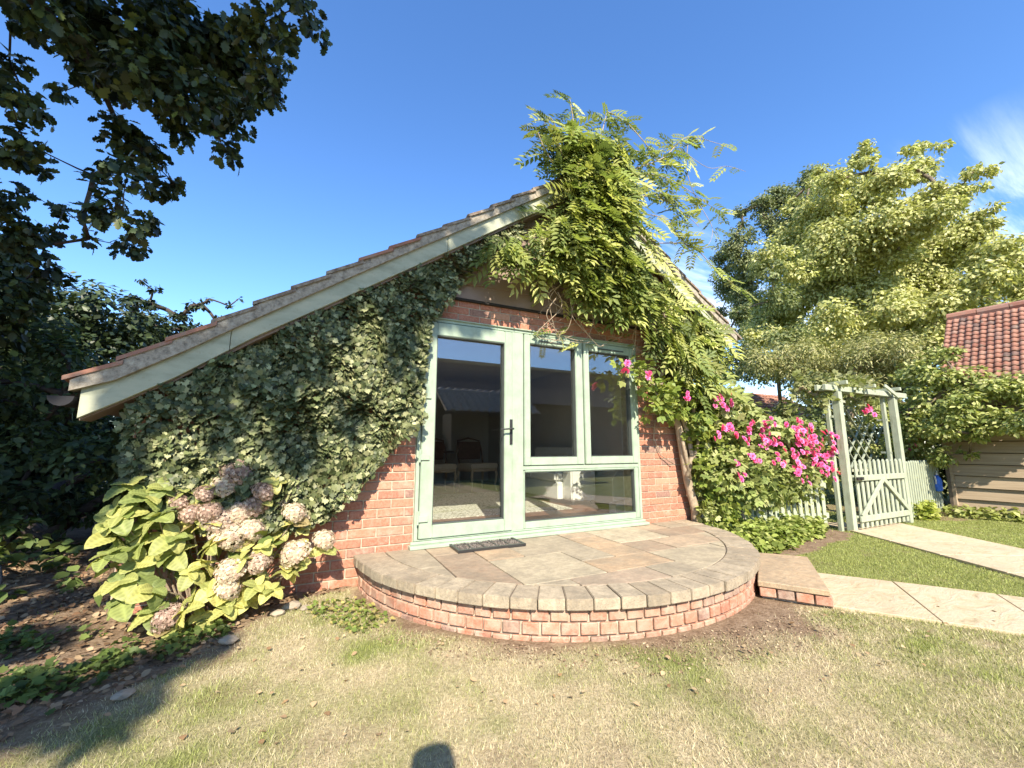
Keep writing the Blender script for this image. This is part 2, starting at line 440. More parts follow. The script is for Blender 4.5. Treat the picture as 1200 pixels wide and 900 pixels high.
STEP = [(3.07,-1.60),(3.31,-1.96),(4.13,-1.37),(3.88,-1.08)]
def path_poly(side=0):
    return [(3.15,-1.83),(4.12,-1.50),(7.0,-6.07),(6.0,-6.5)]
LOWER = [(3.28,-1.86),(4.12,-1.46),(4.75,-2.5),(6.7,-5.8),(5.8,-6.3),(3.95,-2.70)]
UPPER = [(6.60,-.60),(7.92,-.60),(7.19,-1.50),(6.75,-2.15),(5.2,-4.9),(4.3,-4.5),(5.75,-2.26),(6.11,-1.65)]

def build_grass():
    N = 1150000
    xs = RNG.uniform(-3.6, 11.5, N); ys = RNG.uniform(-3.4, 1.5, N)
    dist = np.hypot(xs, ys+3.7)
    keep = RNG.random(N) < np.clip(1.5*(2.6/np.maximum(dist, 1.2))**1.2, 0, 1)
    keep &= patio_dist(xs, ys) > .03
    keep &= ~((ys > -.05) & (xs > -.3) & (xs < 4.6))
    for P in (LOWER, UPPER): keep &= ~in_poly(xs + (vnoise(xs, ys, 9, 4)-.5)*.12, ys, P)
    keep &= ~in_poly(xs, ys, STEP)
    keep &= RNG.random(N) > soil_f(xs, ys)*.985
    # in view only
    keep &= (ys+3.7) > .45*np.abs(xs)*0-0 + (-.48)*xs*0 - 10
    ang = np.degrees(np.arctan2(xs, ys+3.7)); keep &= (ang > -32) & (ang < 84)
    xs, ys, dist = xs[keep], ys[keep], dist[keep]; n = len(xs)
    g = green_f(xs, ys) + RNG.normal(0, .22, n)
    h = RNG.uniform(.007, .021, n)*(1+.25*np.clip(g, 0, 1))*(.75+.6*vnoise(xs, ys, 7, 8))*np.where(xs > 4, .75, 1)
    w = RNG.uniform(.0010, .0020, n)*np.clip(dist/2.4, 1, 3.4)
    th = RNG.uniform(0, 2*PI, n); lean = RNG.uniform(.2, 1.3, n)*h; ph = RNG.uniform(0, 2*PI, n)
    z = ground_z(xs, ys)
    P0 = np.stack([xs-np.cos(th)*w, ys-np.sin(th)*w, z-.004], 1); P1 = np.stack([xs+np.cos(th)*w, ys+np.sin(th)*w, z-.004], 1)
    P2 = np.stack([xs+np.cos(ph)*lean, ys+np.sin(ph)*lean, z+h], 1)
    V = np.stack([P0, P1, P2], 1).reshape(-1, 3); F = np.arange(3*n).reshape(-1, 3)
    gg = np.clip((g-.25)*1.9, 0, 1)[:, None]
    straw = np.array([.61,.54,.37])*RNG.uniform(.45, 1.25, (n, 1)); green = np.array([.28,.32,.11])*RNG.uniform(.65, 1.45, (n, 1)) + np.array([.05,.03,0])*RNG.random((n, 1))
    c = straw*(1-gg)+green*gg
    o = new_obj('lawn_grass', np_mesh('lawn_grass', V, F, MT['grass'], np.repeat(c, 3, 0)))
    tag(o, 'short mown grass, straw coloured near the patio and greener to the right', 'grass', kind='stuff')
build_grass()

# ------------------------------------------------------------------ leaf machinery
def tmpl(verts, faces): return np.array(verts, float), np.array(faces, int)
T_LEAF = tmpl([(0,0,0),(.30,.5,.07),(0,1,-.03),(-.30,.5,.07)], [(0,1,2),(0,2,3)])
T_BROAD = tmpl([(0,0,0),(.33,.28,.06),(.36,.58,.05),(0,1,-.10),(-.36,.58,.05),(-.33,.28,.06),(0,.5,0)], [(6,0,1),(6,1,2),(6,2,3),(6,3,4),(6,4,5),(6,5,0)])
def fan(out, cen=(0,.5,0), lift=.05):
    vs = [cen]+[(x, y, lift*abs(x)*4) for x, y in out]; n = len(out)
    return tmpl(vs, [(0, i+1, (i+1) % n+1) for i in range(n)])
T_IVY = fan([(0,.08),(.20,-.06),(.30,.12),(.52,.26),(.33,.46),(.34,.66),(.13,.70),(0,1.0),(-.13,.70),(-.34,.66),(-.33,.46),(-.52,.26),(-.30,.12),(-.20,-.06)], (0,.38,0))
T_OAK = fan([(0,0),(.09,.14),(.24,.20),(.17,.32),(.36,.44),(.24,.54),(.36,.70),(.20,.76),(.17,.92),(0,1.0),(-.17,.92),(-.20,.76),(-.36,.70),(-.24,.54),(-.36,.44),(-.17,.32),(-.24,.20),(-.09,.14)], (0,.5,0))
T_MAPLE = fan([(0,0),(.22,.05),(.50,.22),(.32,.42),(.46,.66),(.18,.66),(0,1.0),(-.18,.66),(-.46,.66),(-.32,.42),(-.50,.22),(-.22,.05)], (0,.4,0))
def compound(pairs, ll, lw, droop=.25, term=True):
    vs, fs = [], []
    def leaflet(bx, by, bz, ang):
        n = len(vs); dx, dy = math.sin(ang), math.cos(ang); px, py = dy, -dx
        for t, s, z in ((0,0,0),(.5,lw,.02),(1,0,-.05),(.5,-lw,.02)):
            vs.append((bx+dx*t*ll+px*s, by+dy*t*ll+py*s, bz+z))
        fs.extend([(n,n+1,n+2),(n,n+2,n+3)])
    for i in range(pairs):
        t = .2+.75*i/max(1, pairs-1)
        for sg in (-1, 1): leaflet(0, t, -droop*t*t, sg*math.radians(58-18*t))
    if term: leaflet(0, 1, -droop, 0)
    n = len(vs); vs.extend([(-.008,0,0),(.008,0,0),(.004,1,-droop),(-.004,1,-droop)]); fs.extend([(n,n+1,n+2),(n,n+2,n+3)])
    return tmpl(vs, fs)
T_WIST = compound(6, .38, .070, .40)
T_ROSE = compound(2, .55, .20, .12)

def unit(a): return a/np.maximum(np.linalg.norm(a, axis=1, keepdims=True), 1e-9)
def leaf_mesh(name, P, Nrm, D, S, C, T, mat, sep=False):
    """P base points, Nrm surface normals, D growth directions, S sizes, C colours, T template"""
    n = len(P); tv, tf = T
    Nn = unit(Nrm); Dd = unit(D - Nn*np.sum(D*Nn, 1, keepdims=True)); W = np.cross(Dd, Nn)
    V = P[:, None, :] + S[:, None, None]*(tv[None, :, 0:1]*W[:, None, :] + tv[None, :, 1:2]*Dd[:, None, :] + tv[None, :, 2:3]*Nn[:, None, :])
    k = len(tv); F = (tf[None] + (np.arange(n)*k)[:, None, None]).reshape(-1, 3)
    return np_mesh(name, V.reshape(-1, 3), F, mat, np.repeat(C, k, 0))
def palette(n, cols, jit=.15):
    cols = np.array(cols); c = cols[RNG.integers(0, len(cols), n)]
    return np.clip(c*(1+RNG.normal(0, jit, (n, 1))), .005, 1)
def cloud(blobs, per_r2, size, cols, up=.6, flat=.7, T=T_LEAF, droop=.4, jit=.16, shell=.5, sub=0):
    """leaf points for a list of crown clumps (x,y,z,r); clumps break into sub clumps so gaps stay open"""
    PP, NN = [], []
    for x, y, z, r in blobs:
        n = max(8, int(per_r2*r*r)); c = np.array([x, y, z])
        ns = sub or max(4, int(7+6*r))
        sc = unit(RNG.normal(0, 1, (ns, 3)))*(r*.72*RNG.random((ns, 1))**.4); sc[:, 2] *= .85
        rs = r*RNG.uniform(.28, .5, ns)
        k = RNG.integers(0, ns, n)
        d = unit(RNG.normal(0, 1, (n, 3))); rad = RNG.random((n, 1))**.45
        off = d*rad*rs[k][:, None]*np.array([1.15, 1.15, flat])
        PP.append(c+sc[k]+off); NN.append(d*.7 + unit(sc[k]+off)*.5)
    P = np.concatenate(PP); N0 = np.concatenate(NN); n = len(P)
    Nn = N0*(1-up) + np.array([0, 0, up]) + RNG.normal(0, .35, (n, 3))
    D = N0 + RNG.normal(0, .5, (n, 3)) + np.array([0, 0, -droop])
    S = size*RNG.uniform(.6, 1.25, n)
    return P, Nn, D, S, palette(n, cols, jit), T

def grow(pts, root, rmin=.006, gain=1.0, jig=.06, n=5, maxr=.3, trunk=None):
    """limbs: joins every clump centre to the nearest limb already grown, thicker towards the root"""
    nodes = [Vector(root)]; par = [-1]
    if trunk:
        for t in trunk: nodes.append(Vector(t)); par.append(len(nodes)-2)
    left = [Vector(p[:3]) for p in pts]
    while left:
        best = None
        for li, p in enumerate(left):
            for ni, q in enumerate(nodes):
                d = (p-q).length + (0 if ni else .0)
                if best is None or d < best[0]: best = (d, li, ni)
        d, li, ni = best; p = left.pop(li)
        q = nodes[ni]
        if d > .5:
            mid = q.lerp(p, .5)+Vector((random.uniform(-1, 1), random.uniform(-1, 1), random.uniform(0, 1)))*jig*d
            nodes.append(mid); par.append(ni); ni = len(nodes)-1
        nodes.append(p); par.append(ni)
    w = [1.0]*len(nodes)
    for i in range(len(nodes)-1, 0, -1): w[par[i]] += w[i]
    s = Shape()
    for i in range(1, len(nodes)):
        a, b = nodes[par[i]], nodes[i]
        ra, rb = min(maxr, rmin*w[par[i]]**.55*gain), min(maxr, rmin*w[i]**.55*gain)
        if par[i] > 0: ra = min(ra, rb*1.6)
        m1 = a.lerp(b, .5)+Vector([random.uniform(-1, 1)*jig*.5*(b-a).length for _ in range(3)])
        s.tube([a, m1, b], [ra, (ra+rb)/2, rb], n)
    return s

def tree(name, label, cat, blobs, per_r2, size, cols, root, trunk=None, rmin=.02, gain=1.0, T=T_LEAF, up=.6, flat=.7, mat='leaf', bark='bark', group=None, crown_name='crown', extra=None, maxr=.3, droop=.4, twigs=True, jit=.16, sub=0):
    t = thing(name, label, cat, group)
    sets = [cloud(blobs, per_r2, size, cols, up, flat, T, droop, jit, sub=sub)]
    c = new_obj(crown_name, leaf_mesh(crown_name, *sets[0], MT[mat]), t); c['kind'] = 'stuff'
    if extra:
        for b2, p2, s2, c2, T2 in extra:
            e = new_obj(crown_name, leaf_mesh(crown_name, *cloud(b2, p2, s2, c2, up, flat, T2, droop, jit), MT[mat]), t); e['kind'] = 'stuff'
    if twigs: grow(blobs, root, rmin, gain, n=5, trunk=trunk, maxr=maxr).obj('trunk', MT[bark], t, smooth=True)
    return t
# ------------------------------------------------------------------ half-round brick patio
ZP = .235
def ell(a, b, t): return (PCX+a*math.cos(t), PCY+b*math.sin(t))
def arc_params(a, b, n, t0=PI, t1=2*PI):
    ts = np.linspace(t0, t1, 721); x, y = a*np.cos(ts), b*np.sin(ts)
    L = np.concatenate([[0], np.cumsum(np.hypot(np.diff(x), np.diff(y)))])
    return [float(np.interp(L[-1]*i/n, L, ts)) for i in range(n+1)]
def clip_convex(poly, clip):
    out = poly
    for i in range(len(clip)):
        a, b = clip[i], clip[(i+1) % len(clip)]; inp = out; out = []
        if not inp: break
        f = lambda p: (b[0]-a[0])*(p[1]-a[1])-(b[1]-a[1])*(p[0]-a[0])
        for j in range(len(inp)):
            p, q = inp[j-1], inp[j]; fp, fq = f(p), f(q)
            if fq >= 0:
                if fp < 0: t = fp/(fp-fq); out.append((p[0]+(q[0]-p[0])*t, p[1]+(q[1]-p[1])*t))
                out.append(q)
            elif fp >= 0: t = fp/(fp-fq); out.append((p[0]+(q[0]-p[0])*t, p[1]+(q[1]-p[1])*t))
    return out

patio = thing('patio', 'half-round raised patio of brick and flagstones in front of the glazed door', 'patio', loc=(0, 0, 0))
core = Shape()
ts = arc_params(PA-.055, PB-.055, 60)
core.slab([ell(PA-.055, PB-.055, t) for t in ts], -.1, ZP-.072)
core.obj('mortar_core', MT['mortar'], patio)
bed = Shape(); bed.slab([ell(PA-.03, PB-.03, t) for t in ts], ZP-.06, ZP-.009); bed.obj('mortar_bed', simple('dark_pointing', (.13,.105,.08), .95, .3, 25, .5), patio)
# riser bricks, laid as headers
bm_brick = []
for k in range(4):
    s = Shape(); s.box((-.051, -.02, -.0325), (.051, .05, .0325)); me = s.mesh('header_brick', MT['brick_worn'], .005); bm_brick.append(me)
for ci, zc in enumerate((.132, .057, -.018)):
    n = 49; prm = arc_params(PA-.035, PB-.035, n)
    for i in range(n):
        t = (prm[i]+prm[i+1])/2 + (.5*(prm[1]-prm[0]) if ci % 2 else 0)
        if t > 2*PI: continue
        x, y = ell(PA-.035, PB-.035, t)
        nx, ny = math.cos(t)/(PA), math.sin(t)/(PB); l = math.hypot(nx, ny); nx /= l; ny /= l
        o = new_obj('brick', bm_brick[i % 4], patio, (x-nx*.02+nx*random.uniform(-.003,.003), y-ny*.02, zc+random.uniform(-.0015,.0015)),
                    (0, random.uniform(-.012,.012), math.atan2(ny, nx)+PI/2), (random.uniform(.95,1.03), 1, 1))
# copings
NC = 35; prm = arc_params(PA, PB, NC)
for i in range(NC):
    t0, t1 = prm[i], prm[i+1]; g = (t1-t0)*.022
    t0 += g; t1 -= g; j = random.uniform(-.006, .006)
    q = [ell(PA+j, PB+j, t0), ell(PA+j, PB+j, (t0+t1)/2), ell(PA+j, PB+j, t1), ell(PA-.235, PB-.235, t1), ell(PA-.235, PB-.235, t0)]
    s = Shape(); dz = random.uniform(-.003, .003)
    s.slab([(a, min(b, -.004)) for a, b in q], ZP-.066, ZP+dz); s.obj('coping_stone', MT['coping'], patio, .004, seg=2)
# flagstones, square to the house
inner = [ell(PA-.245, PB-.245, t) for t in arc_params(PA-.245, PB-.245, 48)]
FL = [(.60,-.62,.96,-.0,'flag_grey'),(.60,-1.2,.96,-.62,'flag_grey'),(.96,-.33,1.30,0,'flag_buff'),(.96,-1.27,1.30,-.33,'flag_brown'),(1.30,-.33,1.62,0,'flag_brown'),
      (1.30,-.65,1.62,-.33,'flag_orange'),(1.62,-.65,2.28,0,'flag_grey'),(1.30,-1.27,1.95,-.65,'flag_pale'),(1.95,-.96,2.28,-.65,'flag_grey'),(1.95,-1.27,2.60,-.96,'flag_orange'),
      (2.28,-.29,2.61,0,'flag_buff'),(2.28,-.96,2.61,-.29,'flag_orange'),(2.61,-.62,3.24,0,'flag_pale'),(2.61,-.97,2.95,-.62,'flag_brown'),(2.95,-.97,3.60,-.62,'flag_buff'),
      (2.61,-1.8,3.34,-.97,'flag_pale'),(3.34,-1.6,4.2,-.97,'flag_pale'),(2.28,-1.8,2.61,-1.27,'flag_grey'),(1.62,-1.8,2.28,-1.27,'flag_pink'),(.9,-1.7,1.62,-1.27,'flag_grey'),
      (3.24,-.31,3.58,0,'flag_buff'),(3.24,-.62,3.90,-.31,'flag_brown'),(3.58,-.31,4.1,0,'flag_grey'),(3.60,-.97,4.1,-.62,'flag_pale')]
for x0, y0, x1, y1, mt in FL:
    g = .0055; y1 = min(y1, -.012)
    P = clip_convex([(x0+g, y0+g), (x1-g, y0+g), (x1-g, y1-g), (x0+g, y1-g)], inner)
    if len(P) < 3: continue
    ar = abs(sum(P[i-1][0]*P[i][1]-P[i][0]*P[i-1][1] for i in range(len(P))))/2
    if ar < .004: continue
    P = [(a+random.uniform(-.002,.002), b+random.uniform(-.002,.002)) for a, b in P]
    s = Shape(); s.slab(P, ZP-.035, ZP+random.uniform(-.004,.002)); s.obj('flagstone', MT[mt], patio, .002)

# step slab beside the patio on its own row of bricks
st = thing('step', 'buff stone slab step on red bricks between the patio and the path', 'step')
s = Shape(); s.slab(STEP, .078, .118); s.obj('slab', MT['step_slab'], st, .005)
a, b = Vector((STEP[0][0], STEP[0][1], 0)), Vector((STEP[1][0], STEP[1][1], 0)); d = (b-a).normalized(); nn = Vector((-d.y, d.x, 0))
s = Shape(); s.slab([(p[0]*.90+3.6*.10, p[1]*.90-1.5*.10) for p in STEP], -.05, .074); s.obj('mortar_core', MT['mortar'], st)
for i in range(4):
    p = a+d*(.06+i*.112)+nn*.03
    new_obj('brick', bm_brick[i % 4], st, (p.x, p.y, .040+random.uniform(-.004,.004)), (0, random.uniform(-.03,.03), math.atan2(d.y, d.x)))

# paths
def path(name, label, ctr, wid, n, mat, z):
    """ctr: list of centre points, slabs laid across"""
    root = thing(name, label, None); root['kind'] = 'structure'
    P = [Vector((x, y, 0)) for x, y in ctr]
    L = [0]
    for i in range(1, len(P)): L.append(L[-1]+(P[i]-P[i-1]).length)
    def at(s_):
        for i in range(1, len(P)):
            if s_ <= L[i] or i == len(P)-1:
                t = (s_-L[i-1])/(L[i]-L[i-1]); return P[i-1].lerp(P[i], t), (P[i]-P[i-1]).normalized()
    for k in range(n):
        s0, s1 = L[-1]*k/n+.003, L[-1]*(k+1)/n-.003
        (p0, d0), (p1, d1) = at(s0), at(s1)
        if k: d0 = (d0+at(max(0, s0-.2))[1]).normalized()
        d1 = (d1+at(min(L[-1], s1+.2))[1]).normalized() if k < n-1 else d1
        q0, q1 = Vector((-d0.y, d0.x, 0))*wid/2, Vector((-d1.y, d1.x, 0))*wid/2
        s = Shape(); s.slab([(p0-q0)[:2], (p1-q1)[:2], (p1+q1)[:2], (p0+q0)[:2]], -.03, z+random.uniform(-.003,.003))
        s.obj('slab', mat, root, .003)
    return root
path('stone_path', 'pale stone slab path leading right from the patio step', [(3.70,-1.68),(3.95,-2.02),(4.22,-2.38),(4.9,-3.45),(6.3,-6.0)], .88, 9, MT['pathstone'], .012)
path('stone_path', 'pale stone slab path leading from the picket gate', [(7.30,-.35),(6.65,-1.50),(6.25,-2.2),(5.4,-3.7),(4.9,-4.6)], 1.12, 8, MT['pathstone'], .012)

# ------------------------------------------------------------------ the house
house = thing('brick_house', 'red brick gable house with sage green glazed door and windows', 'house')
RX, RZ = 2.65, 4.26
ROOF_L = [(-1.35,1.52),(-1.14,1.655),(-.437,2.135),(2.43,4.11),(RX,RZ)]
def roof_z(x):
    if x <= RX: return float(np.interp(x, [p[0] for p in ROOF_L], [p[1] for p in ROOF_L]))
    return RZ-.69*(x-RX)
def under(x): return roof_z(x)-.13
def wall_top(xs): return [(x, under(x)) for x in xs]
WB = .008
s = Shape()
s.prism([(-1.08,-.1),(.872,-.1)]+wall_top([.872,.2,-.437,-1.08]), WB, .28)
s.prism([(3.478,-.1),(4.45,-.1)]+wall_top([4.45,3.478]), WB, .28)
s.prism([(.872,2.30),(3.478,2.30)]+wall_top([3.478,2.66,2.64,.872]), WB, .28)
s.prism([(.872,-.1),(3.478,-.1),(3.478,.228),(.872,.228)], WB, .28)
wall = s.obj('wall', MT['mortar'], house)
s = Shape()
s.box((-1.08,.285,-.1), (-.85,6.2,1.50)); s.box((4.22,.285,-.1), (4.45,6.2,2.85))
s.prism([(-1.08,-.1),(4.45,-.1)]+wall_top([4.45,2.66,2.64,-.437,-1.08]), 6.2, 6.42)
s.obj('side_wall', MT['brick'], house)

IVY = [(-1.09,1.37),(-1.06,.89),(-.81,.77),(-.35,.63),(.06,.60),(.19,.54),(.27,.65),(.39,.77),(.52,.91),(.72,1.14),(.86,1.27),(.90,1.73),(.97,2.05),(1.0,2.23),(1.18,2.53),(1.31,2.77),(1.53,3.0),(1.9,3.35),(.82,2.74),(.046,2.22),(-.4,1.9),(-.84,1.55)]
bl = {}
def brick_mesh(L):
    k = round(L, 3)
    if k not in bl:
        s = Shape(); s.box((-L/2, 0, -.0325), (L/2, .03, .0325)); bl[k] = s.mesh('wall_brick', MT['brick'], .0035)
    return bl[k]
hidden = Shape(); vis = []
for k in range(0, 36):
    zc = 2.53-.0375-.075*k
    off = 0 if k % 2 else .1125
    for sx0, sx1, zlo in ((-1.075,.868,-.1),(3.482,4.448,-.1),(.868,3.482,2.3)):
        if zc-.03 < zlo: continue
        x = sx0-((sx0-off) % .225)
        while x < sx1:
            a0, a1 = max(x, sx0)+.005, min(x+.225, sx1)-.005; x += .225
            if a1-a0 < .04: continue
            if under(a0)-.02 < zc+.04 or under(a1)-.02 < zc+.04: continue
            xm = (a0+a1)/2
            pts = [(a0, zc), (a1, zc), (xm, zc)]
            hid = all(in_poly([px], [pz], IVY)[0] for px, pz in pts) or xm < -.3 or (xm > .6 and xm < 3.7 and zc < .2)
            if hid: hidden.box((a0, 0, zc-.0325), (a1, .03, zc+.0325))
            else: vis.append((xm, zc, a1-a0))
for xm, zc, L in vis:
    new_obj('brick', brick_mesh(L), wall, (xm, random.uniform(-.002,.002), zc+random.uniform(-.001,.001)), (0, random.uniform(-.004,.004), 0))
h = hidden.obj('brickwork', MT['brick'], house); h['kind'] = 'stuff'
print('wall bricks', len(vis))

# cladding boards in the gable
for k in range(10):
    z0 = 2.536+.155*k; z1 = z0+.165
    if z1 > 4.0: break
    def xr(z):
        xl = float(np.interp(z+.15, [p[1] for p in ROOF_L], [p[0] for p in ROOF_L])); return xl, min(RX+(RZ-.15-z)/.69, 4.44)
    a, b = xr(z1)
    s = Shape(); n = len(s.v)
    s.add([(a,-.030,z0),(b,-.030,z0),(b,.004,z0),(a,.004,z0),(a,-.012,z1),(b,-.012,z1),(b,.004,z1),(a,.004,z1)], [(0,3,2,1),(4,5,6,7),(0,1,5,4),(1,2,6,5),(2,3,7,6),(3,0,4,7)])
    s.obj('cladding_board', MT['clad'], house)
s = Shape(); s.box((.95,-.034,2.512), (4.44,.004,2.533)); s.obj('cladding_trim', MT['dark'], house)

# roof
def sheet(x0, x1, n, y0, y1):
    """stepped tile courses from the side: each course laps the one below"""
    s = Shape()
    for i in range(n):
        a, b = x0+(x1-x0)*i/n, x0+(x1-x0)*(i+1)/n; b2 = b+(x1-x0)/n*.12
        za, zb = roof_z(a)+.004, roof_z(b2 if min(b2, 9) else b)-.028
        if (x1 > x0 and b2 > RX) or (x1 < x0 and b2 < RX): b2 = b; zb = roof_z(b)-.02
        s.add([(a,y0,za-.034),(b2,y0,zb-.034),(b2,y0,zb),(a,y0,za),(a,y1,za-.034),(b2,y1,zb-.034),(b2,y1,zb),(a,y1,za)],
              [(0,1,2,3),(7,6,5,4),(0,4,5,1),(3,2,6,7),(0,3,7,4),(1,5,6,2)])
    return s
roof = sheet(-1.37, RX, 17, -.02, 6.55).obj('roof', MT['tile'], house)
rr = sheet(5.12, RX, 10, -.02, 6.55).obj('roof', MT['tile'], house)
s = Shape(); s.prism([(-1.30,1.37),(-.437,1.99),(2.65,4.10),(5.05,2.45),(5.05,2.40),(2.65,4.05),(-.437,1.94),(-1.30,1.32)], -.015, 6.5); s.obj('roof_boarding', MT['clad'], roof)
def verge_tiles(x0, x1, n, par, mat_fn):
    for i in range(n):
        a, b = x0+(x1-x0)*i/n, x0+(x1-x0)*(i+1)/n; b2 = b+(x1-x0)/n*.15
        if (x1 > x0 and b2 > RX) or (x1 < x0 and b2 < RX): b2 = b
        j = random.uniform(-.006, .006)
        za, zb = roof_z(a)+.012+j, roof_z(b2)-.022+j; y0 = -.255+random.uniform(-.008,.008)
        s = Shape(); ys = [y0, y0+.03, y0+.11, y0+.17, y0+.228]; hz = [.0, .008, -.010, .006, .014]
        top = [(a, y, za+h_) for y, h_ in zip(ys, hz)]+[(b2, y, zb+h_) for y, h_ in zip(ys, hz)]
        bot = [(x, y, z-.028) for x, y, z in top]; m_ = 5
        fs = [(k, k+m_, k+m_+1, k+1) for k in range(4)]+[(10+k, 10+k+1, 10+k+m_+1, 10+k+m_) for k in range(4)]
        fs += [(0,10,15,5),(4,9,19,14)]+[(k, k+1, 11+k, 10+k) for k in range(4)]+[(5+k, 15+k, 16+k, 6+k) for k in range(4)]
        s.add(top+bot, fs); s.obj('tile', mat_fn(i), par)
verge_tiles(-1.38, RX, 17, roof, lambda i: MT['tile'] if i in (0, 1, 2, 7, 8) else MT['tile_old'])
verge_tiles(5.14, RX, 10, rr, lambda i: MT['tile_old'])
# mortar band under the verge, then the barge board
BT = [(-1.325,1.448),(-1.086,1.553),(-.877,1.70),(-.437,2.02),(-.08,2.275),(.815,2.895),(1.6,3.43),(2.65,4.15)]
BB = [(-1.30,1.27),(-1.09,1.40),(-.841,1.563),(-.397,1.905),(.046,2.205),(.82,2.735),(1.72,3.355),(2.65,3.985)]
tx = [-1.345,-1.14,-.8,-.437,.5,1.6,2.65]
s = Shape(); s.prism([(x, float(np.interp(x, [p[0] for p in BT], [p[1] for p in BT]))-.01) for x in tx]+[(x, roof_z(x)-.018) for x in reversed(tx)], -.238, -.02); s.obj('verge_mortar', MT['verge'], house)
s = Shape(); s.prism([(2.65,3.985)]+[(5.0,2.37),(5.0,2.53),(2.65,4.15)], -.205, -.17)
s.obj('barge_board', MT['barge'], house, .004)
s = Shape(); s.prism([(2.652,4.142),(5.05,2.49),(5.05,2.585),(2.652,4.24)], -.24, -.02); s.obj('verge_mortar', MT['verge'], house)
xs_ = lambda L, x0, x1: [p for p in L if x0 < p[0] < x1]
def barge_piece(x0, x1):
    zt = lambda x: float(np.interp(x, [p[0] for p in BT], [p[1] for p in BT])); zb = lambda x: float(np.interp(x, [p[0] for p in BB], [p[1] for p in BB]))
    s = Shape(); s.prism([(x0, zb(x0))]+xs_(BB, x0, x1)+[(x1, zb(x1)), (x1, zt(x1))]+list(reversed(xs_(BT, x0, x1)))+[(x0, zt(x0))], -.205, -.172)
    return s.obj('barge_board', MT['barge'], house, .003)
barge_piece(-1.30, -.552); barge_piece(-.548, 1.05); barge_piece(1.054, 2.648)
s = Shape(); s.prism([(-1.30,1.26),(-.85,1.54),(-.4,1.88),(2.65,3.97),(2.65,4.03),(-.4,1.94),(-.85,1.60),(-1.30,1.32)], -.168, .0); s.obj('soffit', MT['clad'], house)
# ridge tiles
for k in range(16):
    s = Shape(); y0 = -.26+k*.42
    pts = [(RX+.13*math.cos(t), RZ-.05+.11*math.sin(t)) for t in np.linspace(0, PI, 8)]
    s.prism(pts[::-1][::-1], y0, y0+.41); s.obj('ridge_tile', MT['tile_old'] if k < 3 else MT['tile'], roof, smooth=False)
# left gutter, a half-round seen end on
s = Shape(); pts = [(math.cos(t), math.sin(t)) for t in np.linspace(PI, 2*PI, 9)]
gx, gz, gr = -1.375, 1.405, .062
out = [(gx+gr*c, gz+gr*s_) for c, s_ in pts]+[(gx+(gr-.006)*c, gz+(gr-.006)*s_) for c, s_ in reversed(pts)]
n = len(out)
for i in range(8):
    q = [out[i], out[i+1], out[n-2-i], out[n-1-i]]
    s.prism(q, -.23, 6.4)
s.prism([(gx+gr*c, gz+gr*s_) for c, s_ in pts], -.236, -.228)
s.obj('gutter', MT['gutter'], house)

# ---------------- glazed door and windows
ZS = .235
s = Shape(); s.box((.83,-.085,ZS), (3.505,.01,ZS+.028)); s.box((.845,-.03,ZS+.028), (3.50,.01,ZS+.052)); s.obj('sill', MT['frame'], house, .004)
def frame(sh, x0, z0, x1, z1, w, y0, y1):
    wl_, wr, wb, wt = w
    sh.box((x0,y0,z0), (x0+wl_,y1,z1)); sh.box((x1-wr,y0,z0), (x1,y1,z1))
    sh.box((x0+wl_,y0,z0), (x1-wr,y1,z0+wb)); sh.box((x0+wl_,y0,z1-wt), (x1-wr,y1,z1)); return sh
s = Shape(); frame(s, .874, .289, 3.476, 2.298, (.032,.032,.012,.030), -.012, .07)
s.box((1.818,-.010,.301), (1.945,.07,2.268)); s.box((1.945,-.010,.868), (3.444,.07,.905)); s.box((2.686,-.004,.905), (2.693,.07,2.268))
s.box((.865,-.03,2.296), (3.485,.01,2.308))
s.obj('window_frame', MT['frame'], house, .003)
def glazed(name, x0, z0, x1, z1, gx0, gz0, gx1, gz1, yf):
    """a leaf or sash with four profiled members, seal and pane"""
    s = Shape(); frame(s, x0, z0, x1, z1, (gx0-x0, x1-gx1, gz0-z0, z1-gz1), yf, .055)
    f = s.obj(name, MT['frame'], house, .006, seg=2)
    s = Shape(); frame(s, gx0, gz0, gx1, gz1, (.007,)*4, yf+.010, .05); s.obj('seal', MT['seal'], f)
    s = Shape(); s.box((gx0+.006, .022, gz0+.006), (gx1-.006, .028, gz1-.006)); s.obj('pane', MT['glass'], f); return f
s = Shape(); frame(s, .903, .297, 1.820, 2.269, (.02,.02,.02,.02), .012, .05); frame(s, 1.9445, .9045, 3.446, 2.272, (.014,.014,.014,.014), .012, .05); s.box((2.672,.012,.92), (2.706,.03,2.26))
s.obj('gasket', MT['seal'], house)
door = glazed('door', .912, .306, 1.811, 2.260, 1.028, .418, 1.727, 2.135, -.028)
tag(door, 'sage green glazed door leaf with black handle')
w1 = glazed('window', 1.952, .912, 2.680, 2.262, 2.020, .992, 2.588, 2.168, -.024)
w2 = glazed('window', 2.699, .912, 3.438, 2.262, 2.771, .994, 3.360, 2.168, -.024)
w3 = glazed('window', 1.948, .302, 3.442, .866, 1.962, .369, 3.385, .846, -.010)
tag(w3, 'wide fixed lower window')
for w, a, b in ((w1, 2.134, 2.514), (w2, 2.892, 3.267)):
    s = Shape(); s.box((a,-.033,2.196), (b,-.0245,2.210)); s.obj('vent', MT['seal'], w)
s = Shape(); s.box((1.782,-.037,1.119), (1.812,-.029,1.366)); s.tube([(1.797,-.035,1.272),(1.797,-.085,1.272)], .010, 8); s.tube([(1.797,-.082,1.272),(1.765,-.086,1.272),(1.665,-.078,1.262)], [.010,.009,.007], 8)
s.tube([(1.797,-.042,1.175),(1.797,-.034,1.175)], .009, 8); s.obj('handle', MT['black'], door, .001)
